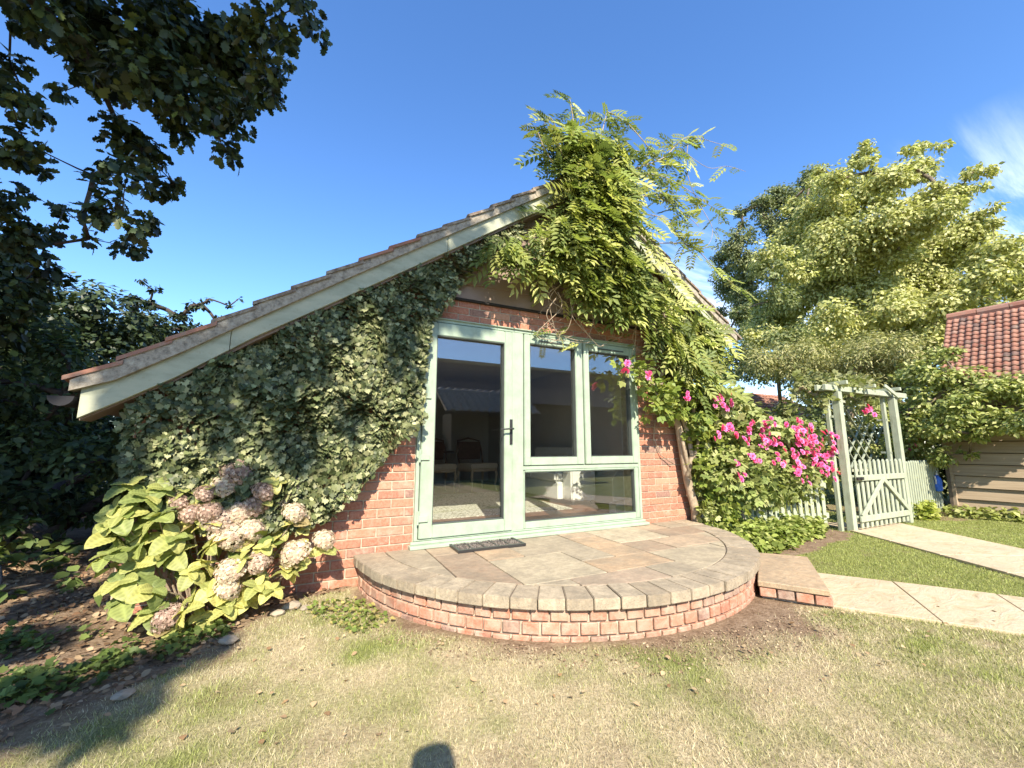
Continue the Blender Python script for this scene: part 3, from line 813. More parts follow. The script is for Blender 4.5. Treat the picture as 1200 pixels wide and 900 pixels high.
for zz in (.45, .98, 1.53):
    s = Shape(); s.box((.893,-.043,zz), (.985,-.029,zz+.052)); s.tube([(.897,-.046,zz-.02),(.897,-.046,zz+.095)], .009, 8); s.obj('hinge', MT['frame'], door, .002)

# ---------------- inside the room
s = Shape(); s.box((-.85,.29,.18), (4.22,6.2,.238)); s.obj('inner_floor', MT['innerfloor'], house)
s = Shape(); s.box((-.845,.285,.24), (-.80,6.19,1.5)); s.box((4.17,.285,.24), (4.215,6.19,2.7)); s.prism([(-.80,.24),(4.17,.24),(4.17,2.9),(3.2,3.5),(1.4,3.1),(.6,2.5),(-.437,1.85),(-.80,1.55)], 6.14, 6.19)
s.prism([(-.80,.24),(.868,.24),(.868,2.5),(.55,2.48),(-.437,1.80),(-.80,1.52)], .282, .30); s.box((3.48,.282,.24), (4.17,.30,2.5)); s.box((.872,.282,2.31), (3.476,.30,2.52))
s.obj('inner_wall', MT['plaster'], house)
s = Shape(); s.box((.55,.30,2.50), (4.17,6.14,2.54)); s.prism([(-.80,1.52),(-.437,1.80),(.55,2.49),(.55,2.53),(-.437,1.85),(-.80,1.57)], .30, 6.14); s.obj('inner_ceiling', MT['plaster'], house)

s = Shape(); s.box((.15,1.24,.240), (3.38,3.6,.250)); tag(s.obj('rug', MT['rug']), 'pale patterned rug on the floor inside the glazed door', 'rug')
def dining_chair(label, x, y, rz):
    t = thing('dining_chair', label, 'chair', 'dining chairs inside the room', (x, y, .24), rz)
    s = Shape(); s.box((-.33,-.24,.44), (.33,.24,.53)); s.obj('seat', MT['chairseat'], t, .02, seg=2)
    s = Shape(); s.box((-.31,-.22,.38), (.31,.22,.438)); s.obj('seat_frame', MT['chairwood'], t, .006)
    for sx in (-1, 1):
        for sy in (-1, 1):
            s = Shape(); s.tube([(sx*.29,sy*.2,.40),(sx*.31,sy*.22,.30),(sx*.285,sy*.2,.14),(sx*.30,sy*.215,.02),(sx*.31,sy*.225,.0)], [.024,.026,.016,.013,.018], 8); s.obj('leg', MT['chairwood'], t, smooth=True)
    s = Shape(); s.tube([(-.29,.20,.50),(-.31,.27,.75),(-.27,.31,.97),(0,.32,1.02),(.27,.31,.97),(.31,.27,.75),(.29,.20,.50)], .018, 8); s.box((-.27,.255,.60), (.27,.285,.95)); s.obj('backrest', MT['chairback'], t)
    return t
dining_chair('cream seated dining chair inside the room on the left', 2.18, 3.95, .12)
dining_chair('cream seated dining chair inside the room, nearer the door handle', 3.02, 3.95, .30)
so = thing('sofa', 'cream fabric sofa behind the wide lower window', 'sofa', None, (0, 0, 0))
s = Shape(); s.box((3.54,1.50,.30), (3.99,1.74,.88)); s.obj('arm', MT['sofa'], so, .02, seg=2)
s = Shape(); s.box((3.46,1.745,.30), (3.99,3.3,.56)); s.obj('base', MT['sofa'], so, .015)
s = Shape(); s.box((3.42,1.75,.565), (3.90,2.5,.72)); s.obj('cushion', MT['sofa'], so, .03, seg=3)
s = Shape(); s.box((3.42,2.51,.565), (3.90,3.28,.72)); s.obj('cushion', MT['sofa'], so, .03, seg=3)
s = Shape(); s.box((3.92,1.75,.57), (4.10,3.3,1.08)); s.obj('backrest', MT['sofa'], so, .03, seg=2)
for x, y in ((3.6,1.56),(3.6,3.2),(3.95,1.56),(3.95,3.2)):
    s = Shape(); s.box((x-.02,y-.02,.238), (x+.02,y+.02,.302)); s.obj('foot', MT['dark'], so)
s = Shape(); s.box((3.62,.62,.239), (3.80,.76,.36)); s.box((3.63,.63,.36), (3.79,.75,.375)); tag(s.obj('storage_box', MT['white'], None, .004), 'small white box on the floor at the right end of the lower window', 'box')
s = Shape(); s.prism([(3.72,.38),(3.93,.38),(3.93,.80),(3.86,.84),(3.72,.66)], .78, .80); tag(s.obj('white_board', MT['white'], None, .002), 'white board with slanted top leaning behind the small box inside', 'board')
tb = thing('side_table', 'dark round table between the dining chairs at the back of the room', 'table', None, (2.3, 5.0, .24))
s = Shape(); s.tube([(0,0,.72),(0,0,.755)], .55, 24); s.obj('table_top', MT['chairback'], tb)
s = Shape(); s.tube([(0,0,0),(0,0,.05),(0,0,.3),(0,0,.72)], [.25,.06,.045,.05], 12); s.obj('pedestal', MT['chairback'], tb)

# doormat
dm = thing('doormat', 'dark rubber and bristle doormat on the patio in front of the door', 'doormat', None, (1.48, -.15, ZP+.003), math.radians(-1))
s = Shape(); frame_z = .016
s.box((-.31,-.20,0), (.31,.20,.010)); s.box((-.31,-.20,.010), (.31,-.178,.020)); s.box((-.31,.178,.010), (.31,.20,.020)); s.box((-.31,-.178,.010), (-.288,.178,.020)); s.box((.288,-.178,.010), (.31,.178,.020))
for i in range(1, 5): s.box((-.288+i*.1152-.006,-.178,.010), (-.288+i*.1152+.006,.178,.019))
s.box((-.288,-.006,.010), (.288,.006,.0185)); s.obj('rubber_frame', MT['black'], dm)
n = 5200; P = np.stack([RNG.uniform(-.285,.285,n), RNG.uniform(-.175,.175,n), np.full(n, .009)], 1)
D = np.stack([RNG.normal(0,.5,n), RNG.normal(0,.5,n), np.ones(n)], 1)
b_ = new_obj('bristles', leaf_mesh('bristles', P, unit(RNG.normal(0,1,(n,3))), D, np.full(n,.016), palette(n, [(.22,.19,.165),(.30,.27,.24),(.13,.11,.10)]), tmpl([(-.16,0,0),(.16,0,0),(0,1,0)], [(0,1,2)]), MT['litter']), dm); b_['kind'] = 'stuff'
# ------------------------------------------------------------------ ivy on the wall
def fill_poly(poly, n):
    P = np.array(poly); lo, hi = P.min(0), P.max(0); out = np.zeros((0, 2))
    while len(out) < n:
        q = RNG.uniform(lo, hi, (n*3, 2)); out = np.concatenate([out, q[in_poly(q[:,0], q[:,1], poly)]])
    return out[:n]
ivy = thing('ivy', 'dark green ivy covering the brick wall left of the door', 'ivy')
IVYV = [(-1.11,1.33),(-1.09,.95),(-1.0,.66),(-.81,.58),(-.35,.50),(.0,.46),(.10,.52),(.19,.54),(.27,.65),(.39,.77),(.52,.91),(.72,1.14),(.88,1.30),(.885,1.73),(.925,2.05),(.96,2.24),(1.05,2.36),(1.18,2.53),(1.31,2.77),(1.53,2.98),(1.9,3.25),(1.85,3.42),(.82,2.72),(.046,2.19),(-.4,1.88),(-.84,1.53),(-1.0,1.42)]
def ivy_depth(x, z):
    return .03+.24*fbm(x, z, 2.6, 41)**1.3*np.clip(1.4-np.abs(x-.1)*.3, .5, 1.2)+.05*vnoise(x, z, 9, 3)
n = 16500; q = fill_poly(IVYV, n); x, z = q[:,0]+RNG.normal(0,.012,n), q[:,1]+RNG.normal(0,.015,n)
dep = ivy_depth(x, z)*(RNG.random(n)**.35)+.012
lobe = (fbm(x, z, 6, 12)-.5)
gx = (ivy_depth(x+.03, z)-ivy_depth(x-.03, z))/.06; gz_ = (ivy_depth(x, z+.03)-ivy_depth(x, z-.03))/.06
Nn = np.stack([gx*1.1+RNG.normal(0,.28,n), -np.ones(n), gz_*1.1+.45+RNG.normal(0,.28,n)], 1)
D = np.stack([RNG.normal(0,.45,n), -RNG.random(n)*.2, -np.ones(n)], 1)
S = RNG.uniform(.022,.056,n)*(.8+.5*vnoise(x, z, 2.5, 6))
new_obj('leaves', leaf_mesh('leaves', np.stack([x, -dep, z+.02], 1), Nn, D, S, palette(n, [(.08,.10,.038),(.12,.14,.055),(.18,.195,.085),(.30,.305,.15),(.05,.065,.025)], .25), T_IVY, MT['ivyleaf']), ivy)['kind'] = 'stuff'
s = Shape()
for k in range(26):
    x0 = random.uniform(-1.0, .8); pts = [(x0, -.02, random.uniform(.02, .3) if x0 < .1 else .3+max(0, x0)*.9)]
    for j in range(7):
        p = pts[-1]; pts.append((p[0]+random.uniform(-.12,.12), -.02-random.random()*.02, p[2]+random.uniform(.12,.26)))
    pts = [p for p in pts if p[2] < under(p[0])-.25 and in_poly([p[0]], [p[2]], IVYV)[0]]
    if len(pts) > 2: s.tube(pts, .006, 5)
s.obj('stems', MT['twig'], ivy)
# side of the ivy wrapping the left corner
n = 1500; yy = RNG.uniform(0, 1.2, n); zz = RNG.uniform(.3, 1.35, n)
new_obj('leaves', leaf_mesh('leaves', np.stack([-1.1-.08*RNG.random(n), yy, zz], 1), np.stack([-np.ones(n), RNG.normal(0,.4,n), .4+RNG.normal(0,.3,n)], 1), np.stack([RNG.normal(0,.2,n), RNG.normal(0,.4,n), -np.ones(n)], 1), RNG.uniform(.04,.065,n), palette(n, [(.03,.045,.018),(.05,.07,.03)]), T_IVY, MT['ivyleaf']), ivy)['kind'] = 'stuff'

# ------------------------------------------------------------------ wisteria over the gable
wis = thing('wisteria', 'yellow green wisteria sprawling over the gable and roof peak', 'climber')
WIS = [(1.42,3.00),(1.75,3.18),(2.25,3.48),(2.46,3.92),(2.25,4.15),(2.2,4.42),(2.42,4.66),(2.55,4.45),(2.75,4.72),(2.95,4.55),(3.2,4.5),(3.12,4.15),(3.0,3.85),(3.35,3.50),(3.8,3.18),(4.2,2.92),(4.42,2.80),(4.40,2.6),(4.3,2.4),(4.2,2.15),(4.10,1.95),(4.0,1.95),(3.95,2.1),(3.85,2.10),(3.70,2.28),(3.45,2.40),(3.2,2.60),(2.88,2.72),(2.60,2.86),(2.30,2.92),(2.03,2.94),(1.75,2.96),(1.45,2.96)]
n = 3500; q = fill_poly(WIS, n); x, z = q[:,0], q[:,1]
de = .06+.34*fbm(x, z, 1.9, 60)+.08*vnoise(x, z, 7, 2)
edge = np.where(z > 3.2, 1.0, np.clip((z-2.75)/.7, .15, 1))
y = -.20-de*edge*(RNG.random(n)**.4)
gap_ = RNG.random(n) > np.clip((fbm(x+.2*z, z, 3.4, 88)-.36)*6.5, .10, 1)
lowr_ = (x > 3.35) & (z < 3.05) & (RNG.random(n) < .74+.24*(fbm(x, z, 3.5, 71) < .5))
rak_ = (x > 3.0) & (x < 3.95) & (z > RZ-.69*(x-RX)-.66+.25*(fbm(x, z, 4, 7)-.5)) & (RNG.random(n) < .90)
up_ = (z > 3.85+.35*(fbm(x, z, 3, 5)-.5)) & (RNG.random(n) < .50*np.clip((fbm(x, z, 5.5, 19)-.35)*5, .25, 1)) & (x > 2.0) | (x > 3.0) & (z > roof_z(2.65)-.69*(x-2.65)-.1) & (RNG.random(n) < .80)
thin = (x > 3.0) & (z > 3.2) & (np.abs(z-(RZ-.69*(x-RX))-0.02) < .16) & (x < 4.0) & (x > 3.2)
keep = ~(thin & (RNG.random(n) < .93)) & ~up_ & ~lowr_ & ~rak_ & ~gap_; x, y, z = x[keep], y[keep], z[keep]; n = len(x)
y = np.where(z > roof_z(2.65)-.69*np.abs(x-2.65), y+RNG.uniform(0,.35,n), y)
Nn = np.stack([RNG.normal(0,.45,n), -.75+RNG.normal(0,.3,n), .75+RNG.normal(0,.35,n)], 1)
D = np.stack([RNG.normal(.15,.75,n), -.55+RNG.normal(0,.4,n), -.50+RNG.normal(0,.55,n)], 1)
WC = [(.20,.25,.07),(.27,.31,.085),(.36,.38,.12),(.13,.17,.05),(.46,.47,.17),(.24,.28,.08)]
def wist_leaf(P, Nn, D, lo=.16, hi=.36, T=None):
    n = len(P); return new_obj('leaves', leaf_mesh('leaves', P, Nn, D, RNG.uniform(lo, hi, n), palette(n, WC, .16), T or T_WIST, MT['leaf']), wis)
wist_leaf(np.stack([x, y, z], 1), Nn, D)['kind'] = 'stuff'
# second mass hanging at the wall corner down towards the rose
T_WISTS = compound(5, .40, .09, .30)
WB2 = [(3.72,2.25),(4.20,2.5),(4.55,2.65),(4.5,2.3),(4.35,1.9),(4.15,1.7),(4.0,1.7),(4.05,1.95),(3.9,2.05)]
n = 170; q = fill_poly(WB2, n)
wist_leaf(np.stack([q[:,0], -.08-.35*RNG.random(n), q[:,1]], 1), np.stack([RNG.normal(0,.5,n), -.7+0*q[:,0], .7+RNG.normal(0,.3,n)], 1), np.stack([RNG.normal(0,.7,n), RNG.normal(-.4,.4,n), RNG.normal(-.4,.5,n)], 1))['kind'] = 'stuff'
# whips reaching into the sky
stems = Shape(); wp, wd = [], []
def whip(pts, r0, r1, nleaf, spread=.12, start=0.1, dens=1.0):
    P = [Vector(p) for p in pts]; fine = []
    for i in range(len(P)-1):
        p0, p1, p2, p3 = P[max(i-1, 0)], P[i], P[i+1], P[min(i+2, len(P)-1)]
        for k in range(5):
            t = k/5; fine.append(.5*((2*p1)+(p2-p0)*t+(2*p0-5*p1+4*p2-p3)*t*t+(3*p1-p0-3*p2+p3)*t**3))
    fine.append(P[-1]); m = len(fine)
    stems.tube(fine, [r0+(r1-r0)*i/(m-1) for i in range(m)], 5)
    for k in range(int(nleaf*1.35)):
        t = start+(1-start)*random.random(); f = t*(m-1); i = min(int(f), m-2)
        p = fine[i].lerp(fine[i+1], f-i); dd = (fine[i+1]-fine[i]).normalized()
        wp.append(p); wd.append(dd*.4+Vector((random.gauss(0,.7), random.gauss(0,.5), random.gauss(-.1,.6))))
whip([(2.55,-.3,4.05),(2.45,-.3,4.4),(2.40,-.35,4.65),(2.36,-.35,4.92)], .010, .004, 20, start=.3)
whip([(2.35,-.3,4.1),(2.2,-.35,4.3),(2.06,-.35,4.55)], .008, .004, 16)
whip([(2.3,-.3,4.0),(2.05,-.35,4.15),(1.92,-.35,4.42)], .008, .004, 14)
whip([(2.45,-.3,4.1),(2.28,-.3,4.35),(2.12,-.35,4.58),(2.0,-.35,4.45)], .006, .003, 8)
whip([(2.65,-.3,4.1),(2.78,-.3,4.5),(2.86,-.3,4.8),(2.93,-.3,5.05)], .010, .004, 16, start=.2)
whip([(2.93,-.3,5.03),(3.15,-.35,4.95),(3.4,-.4,4.72),(3.62,-.4,4.55),(3.8,-.4,4.55)], .007, .003, 14)
whip([(2.75,-.3,4.15),(3.0,-.3,4.45),(3.25,-.35,4.6),(3.5,-.35,4.62)], .010, .004, 24, start=.1)
whip([(2.85,-.3,4.0),(3.2,-.35,4.25),(3.6,-.4,4.35),(3.9,-.4,4.35)], .009, .004, 24, start=.1)
whip([(2.9,-.3,4.1),(3.3,-.35,4.38),(3.7,-.4,4.62),(4.0,-.4,4.95),(4.2,-.4,5.1)], .010, .004, 26, start=.25)
whip([(4.2,-.4,5.1),(4.45,-.4,5.15),(4.8,-.4,5.2),(5.1,-.4,5.28)], .004, .002, 5)
whip([(4.15,-.4,4.95),(4.10,-.4,4.6),(4.2,-.4,4.3),(4.35,-.4,4.1)], .006, .003, 9)
whip([(3.9,-.4,4.35),(4.2,-.4,4.28),(4.5,-.4,4.2),(4.72,-.4,4.15)], .005, .002, 7)
whip([(3.2,-.35,4.0),(3.6,-.4,4.05),(3.95,-.4,3.98),(4.25,-.4,3.85)], .006, .003, 16)
whip([(3.3,-.35,3.8),(3.65,-.4,3.8),(3.9,-.4,3.62),(4.1,-.4,3.45)], .006, .003, 16)
whip([(4.35,-.4,4.1),(4.5,-.4,3.9),(4.45,-.4,3.7),(4.3,-.4,3.55)], .004, .002, 5)
whip([(3.1,-.3,3.9),(3.4,-.35,4.15),(3.65,-.4,4.12),(3.9,-.4,4.1)], .007, .003, 18)
whip([(4.0,-.4,4.85),(4.5,-.4,4.75),(4.9,-.4,4.9),(5.3,-.4,4.95)], .0035, .002, 2)
whip([(3.6,-.35,3.5),(4.1,-.4,3.55),(4.55,-.4,3.30),(4.95,-.4,3.15)], .007, .003, 16)
# bare stems hanging in the shade below
for k in range(30):
    x0 = random.uniform(2.2, 4.3); z0 = random.uniform(2.6, 3.0)-max(0, x0-3.2)*.25
    whip([(x0,-.25,z0),(x0+random.uniform(-.15,.2),-.22,z0-random.uniform(.1,.25)),(x0+random.uniform(-.2,.3),-.14,z0-random.uniform(.25,.5)),(x0+random.uniform(-.25,.3),-.10,z0-random.uniform(.35,.6))], .005, .0025, 1)
# trunk up the wall corner
tr = Shape()
tr.tube([(4.18,-.12,.0),(4.20,-.12,.35),(4.10,-.12,.70),(4.05,-.12,1.05),(4.0,-.12,1.35),(3.82,-.12,1.62),(3.72,-.12,1.85),(3.85,-.14,2.15),(3.6,-.2,2.5),(3.2,-.22,2.85),(2.8,-.25,3.3),(2.6,-.28,3.8),(2.62,-.28,4.1)], [.055,.05,.048,.05,.045,.035,.03,.028,.026,.024,.02,.016,.012], 9)
tr.tube([(4.06,-.15,.75),(4.14,-.17,1.0),(4.08,-.17,1.3),(3.95,-.17,1.6),(4.1,-.18,1.95),(4.2,-.2,2.3),(4.4,-.22,2.7)], [.03,.028,.03,.026,.022,.02,.015], 8)
tr.tube([(3.72,-.16,1.85),(3.98,-.12,1.45),(4.0,-.18,1.1),(4.1,-.16,.72)], [.02,.022,.02,.02], 7)
tr.tube([(3.85,-.03,1.4),(3.72,-.03,1.42),(3.68,-.03,1.2),(3.78,-.03,1.0),(3.95,-.05,.9)], .006, 5)
tr.obj('trunk', MT['palebark'], wis, smooth=True)
stems.obj('stems', MT['palebark'], wis)
n = len(wp); P = np.array([tuple(p) for p in wp]); D = np.array([tuple(d) for d in wd])
wist_leaf(P, np.stack([RNG.normal(0,.6,n), -.5+RNG.normal(0,.4,n), .8+0*P[:,0]], 1), D, .13, .23, T_WISTS)['kind'] = 'stuff'

# ------------------------------------------------------------------ climbing roses
def bloom_mesh(k):
    V, F, C = [], [], []
    base = np.array([(.74,.07,.30),(.82,.13,.42),(.80,.18,.45),(.72,.05,.20)][k])
    for ring, (m, tilt, ln, z0) in enumerate([(6, 12, 1.0, 0), (6, 32, .85, .05), (5, 55, .62, .10), (4, 75, .42, .12)]):
        for i in range(m):
            a = 2*PI*i/m+ring*.5+random.uniform(-.15,.15); t = math.radians(tilt+random.uniform(-8,8)); w = .42*ln
            n = len(V)
            for u, v, c in ((.05,0,0),(.55,w,.10),(1,.5*w,.02),(1,-.5*w,.02),(.55,-w,.10)):
                r = u*ln*math.cos(t); zz = z0+u*ln*math.sin(t)*.7+c*.6
                V.append((r*math.cos(a)-v*math.sin(a), r*math.sin(a)+v*math.cos(a), zz)); C.append(base*(1.15-.25*ring*.6)+np.array([.10,.10,.12])*u)
            F += [(n,n+1,n+2),(n,n+2,n+3),(n,n+3,n+4)]
    return np_mesh('bloom', np.array(V)*.5, F, MT['petal'], np.clip(C, 0, 1))
BL = [bloom_mesh(k) for k in range(4)]
RC = [(.26,.31,.10),(.33,.37,.13),(.18,.23,.07),(.44,.45,.20),(.28,.32,.11)]
def rose_blooms(root, pts, size, each, spread=.055):
    for p in pts:
        for k in range(random.randint(*each)):
            q = Vector(p)+Vector((random.gauss(0,1), random.gauss(-.3,.5), random.gauss(0,1)))*spread
            d = Vector((random.gauss(0,.45), -1, random.gauss(.35,.4)))
            new_obj('rose_bloom', BL[random.randrange(4)], root, q, d.to_track_quat('Z', 'Y').to_euler(), [size*random.uniform(.75,1.2)]*3)
ROSES = [(4.28, -0.48, 1.63), (4.4, -0.5, 1.59), (4.44, -0.48, 1.34), (4.67, -0.52, 1.36), (5.09, -0.5, 1.4), (4.23, -0.48, 1.25), (4.61, -0.48, 1.2), (4.99, -0.52, 1.23), (5.05, -0.48, 1.13), (5.33, -0.48, 1.13), (5.63, -0.49, 1.13), (5.61, -0.46, 0.94), (6.02, -0.47, 1.14), (5.66, -0.51, 1.31), (5.85, -0.51, 1.27), (5.94, -0.55, 1.19), (5.88, -0.48, 1.03), (6.19, -0.47, 1.03), (6.41, -0.52, 1.17), (6.14, -0.49, 0.87), (6.04, -0.49, 0.92), (6.33, -0.49, 0.95), (6.4, -0.55, 0.97), (5.69, -0.48, 0.8), (6.24, -0.5, 0.78), (6.48, -0.49, 0.82), (4.43, -0.52, 0.83), (4.82, -0.5, 0.93), (5.07, -0.48, 1.34), (5.85, -0.5, 1.12), (5.94, -0.49, 1.03), (5.95, -0.56, 1.12), (4.69, -0.55, 0.97), (5.64, -0.52, 0.71), (5.13, -0.54, 0.95), (5.77, -0.49, 1.39), (5.76, -0.5, 1.19), (6.12, -0.56, 1.25), (5.73, -0.52, 1.22), (5.91, -0.54, 1.29), (5.96, -0.56, 0.92), (6.37, -0.55, 1.08)]
rb = thing('rose_bush', 'large rose bush with bright pink blooms over the picket fence', 'rose bush')
rblobs = []
for x, z in fill_poly([(4.35,1.75),(4.9,1.80),(5.2,1.50),(5.75,1.50),(6.35,1.45),(6.95,1.22),(6.95,.72),(6.4,.62),(5.8,.55),(5.2,.48),(4.6,.35),(4.25,.40),(4.35,1.0)], 95): rblobs.append((x, random.uniform(-.34,-.02), z, random.uniform(.13,.22)))
rblobs += [(random.uniform(4.7,6.6), random.uniform(-.28,-.05), random.uniform(.42,.85), random.uniform(.12,.2)) for _ in range(30)]
P, Nn, D, S, C, T = cloud(rblobs, 1700, .125, RC, .45, .9, T_ROSE, .3)
new_obj('leaves', leaf_mesh('leaves', P, Nn, D, S, C, T, MT['leaf']), rb)['kind'] = 'stuff'
grow(rblobs, (5.05,-.12,.0), .005, 1.0, trunk=[(5.02,-.12,.3),(5.06,-.12,.6)], n=6, maxr=.045).obj('stems', MT['palebark'], rb, smooth=True)
rose_blooms(rb, [p for p in ROSES], .078, (3, 6), .055)
cr_ = thing('climbing_rose', 'climbing rose with three pink blooms beside the right window frame', 'climbing rose')
cblobs = [(4.35,-.25,.45,.2),(4.6,-.22,.4,.18),(4.75,-.2,.9,.2),(3.05,-.30,1.95,.08),(3.2,-.28,1.98,.07),(3.40,-.25,1.95,.11),(3.48,-.25,1.78,.10),(3.55,-.25,1.82,.14),(3.6,-.25,1.62,.14),(3.78,-.25,1.80,.17),(3.98,-.25,1.78,.17),(4.2,-.25,1.72,.17),(3.9,-.22,1.58,.15),(4.15,-.22,1.5,.18),(4.4,-.22,1.6,.18),(4.25,-.2,1.25,.2),(4.45,-.2,1.0,.2),(4.3,-.2,.75,.18),(4.5,-.18,.65,.17),(4.6,-.2,1.35,.18),(3.45,-.25,1.58,.10),(4.15,-.2,1.0,.14)]
P, Nn, D, S, C, T = cloud(cblobs, 1500, .13, [(.26,.31,.06),(.20,.26,.05),(.32,.35,.09),(.15,.21,.04)], .45, .9, T_ROSE, .3)
new_obj('leaves', leaf_mesh('leaves', P, Nn, D, S, C, T, MT['leaf']), cr_)['kind'] = 'stuff'
grow(cblobs, (4.35,-.2,.0), .005, 1.0, n=5, maxr=.02).obj('stems', MT['palebark'], cr_, smooth=True)
rose_blooms(cr_, [(2.98,-.40,1.94),(3.23,-.42,1.87),(3.78,-.45,1.71)], .07, (3, 4), .03)

# ------------------------------------------------------------------ hydrangea
HEADS = [(-0.43,-0.15,0.94,0.134),(-0.49,-0.17,0.84,0.107),(-0.1,-0.07,0.8,0.13),(-0.3,-0.2,0.7,0.109),(-0.19,-0.11,0.71,0.114),(-0.4,-0.22,0.65,0.106),(-0.55,-0.33,0.68,0.078),(-0.65,-0.28,0.67,0.078),(-0.3,-0.27,0.54,0.094),(-0.5,-0.28,0.61,0.114),(-0.43,-0.28,0.52,0.126),(-0.03,-0.33,0.37,0.107),(-0.24,-0.41,0.35,0.09),(-0.38,-0.46,0.33,0.097),(-0.38,-0.47,0.23,0.085),(-0.66,-0.54,0.13,0.088),(-0.05,-0.23,0.63,0.087),(0.16,-0.28,0.43,0.087),(-0.59,-0.25,0.79,0.069),(-0.73,-0.2,0.74,0.074),(-0.01,-0.15,0.58,0.076),(-0.25,-0.26,0.79,0.084)]
WH = [(-1.0,-0.23,0.86),(-1.06,-0.27,0.65),(-1.0,-0.31,0.68),(-0.81,-0.33,0.67),(-0.89,-0.29,0.51),(-0.71,-0.35,0.54),(-1.0,-0.4,0.48),(-0.88,-0.33,0.4),(-0.72,-0.32,0.43),(-0.75,-0.48,0.28),(-0.9,-0.43,0.23),(-0.92,-0.43,0.33),(-0.73,-0.17,0.82),(-0.82,-0.23,0.83),(-0.51,-0.48,0.09),(-0.38,-0.49,0.12),(-0.57,-0.42,0.19),(-0.28,-0.43,0.14),(-0.15,-0.48,0.19),(-0.52,-0.36,0.47),(-0.07,-0.35,0.26),(-0.21,-0.39,0.44),(-0.2,-0.23,0.85),(-0.58,-0.22,0.82),(-0.02,-0.29,0.26),(-0.58,-0.58,0.16),(-0.73,-0.49,0.16),(-0.23,-0.47,0.22),(-0.01,-0.27,0.4),(-0.13,-0.16,0.5),(-0.59,-0.42,0.33),(-0.46,-0.48,0.23),(-1.05,-0.23,0.72),(-1.02,-0.29,0.57),(-0.88,-0.26,0.79),(-0.89,-0.23,0.62),(-0.34,-0.44,0.39),(-0.53,-0.36,0.36)]
hy = thing('hydrangea', 'big hydrangea with fading cream and pink mophead flowers and lime leaves', 'hydrangea')
def big_leaf(k):
    nx_, ny_ = 6, 14; V, F, C = [], [], []
    col = [(.30,.32,.10),(.24,.28,.085),(.38,.38,.12),(.18,.22,.07),(.50,.47,.15),(.30,.24,.11)][k]
    curl = random.uniform(.10,.25); wav = random.uniform(.0,.04)
    for j in range(ny_+1):
        t = j/ny_; w = .42*math.sin(PI*min(1, t**.80))**.62*(1-.10*t)
        if j in (0,): w = .02
        if j == ny_: w = .004
        for i in range(nx_+1):
            u = i/nx_*2-1
            zz = .10*abs(u)*math.sin(PI*t)-curl*t*t-.05*u*u+(.018 if (j % 2) else -.012)*(abs(u) > .2)+wav*math.sin(7*t+3*u)
            V.append((u*w, t, zz)); vein = 1.35 if abs(u) < .1 else ((1.14 if j % 2 else .84) if abs(u) < .9 else 1.25); C.append([c*vein for c in col])
    for j in range(ny_):
        for i in range(nx_): a = j*(nx_+1)+i; F.append((a, a+1, a+nx_+2, a+nx_+1))
    return np_mesh('hydrangea_leaf', V, F, MT['leaf'], np.array(C), True)
HL = [big_leaf(k) for k in range(6)]
def mophead(k):
    pals = [[(.74,.63,.46),(.82,.72,.54),(.64,.48,.37)], [(.50,.36,.28),(.60,.46,.36),(.40,.27,.21)], [(.68,.56,.43),(.56,.43,.33),(.48,.34,.26)]][k]
    V, F, C = [], [], []; m = 330
    for i in range(m):
        ph = i*2.39996; zt = 1-1.55*(i+.5)/m; r = math.sqrt(max(0, 1-zt*zt)); d = Vector((r*math.cos(ph), r*math.sin(ph), zt*.82))
        d *= (1+random.uniform(-.16,.07))*(1+.07*math.sin(3*ph)+.05*math.cos(5*zt)); nn_ = (Vector((d.x, d.y, d.z+.15))+Vector([random.gauss(0,.25) for _ in range(3)])).normalized()
        a = nn_.orthogonal().normalized(); b = nn_.cross(a); th = random.random()*2*PI; c = pals[random.randrange(3)]; sc = random.uniform(.10,.15); g = random.uniform(.65,1.2)
        for q in range(4):
            t = th+q*PI/2; n = len(V); dr = a*math.cos(t)+b*math.sin(t); sd = nn_.cross(dr)
            for u, v, z in ((.05,0,0),(.6,.5,.10),(1.05,0,-.05),(.6,-.5,.10)):
                V.append(tuple(d+dr*u*sc+sd*v*sc+nn_*z*sc)); C.append([x*g for x in c])
            F += [(n,n+1,n+2),(n,n+2,n+3)]
    n = len(V)
    for zt, r in ((.62,0),(.45,.55),(0,.72),(-.45,.5)):
        for i in range(8): V.append((r*math.cos(i*PI/4), r*math.sin(i*PI/4), zt)); C.append([x*.75 for x in pals[2]])
    for L in range(3):
        for i in range(8): a, b = n+L*8+i, n+L*8+(i+1) % 8; F += [(a, b, b+8), (a, b+8, a+8)]
    return np_mesh('hydrangea_flower', V, F, MT['petal'], np.array(C))
MH = [mophead(k) for k in range(3)]
st_ = Shape(); hbase = Vector((-.5,.02,0))
def stem_to(p, r=.006):
    b = Vector((-.5+(p[0]+.5)*.35+random.uniform(-.05,.05), -.12+(p[1]+.15)*.3, 0)); m1 = b.lerp(Vector(p), .5)+Vector((0, 0, .05)); st_.tube([b, m1, p], [r*1.3, r, r*.7], 5)
cnt = 0
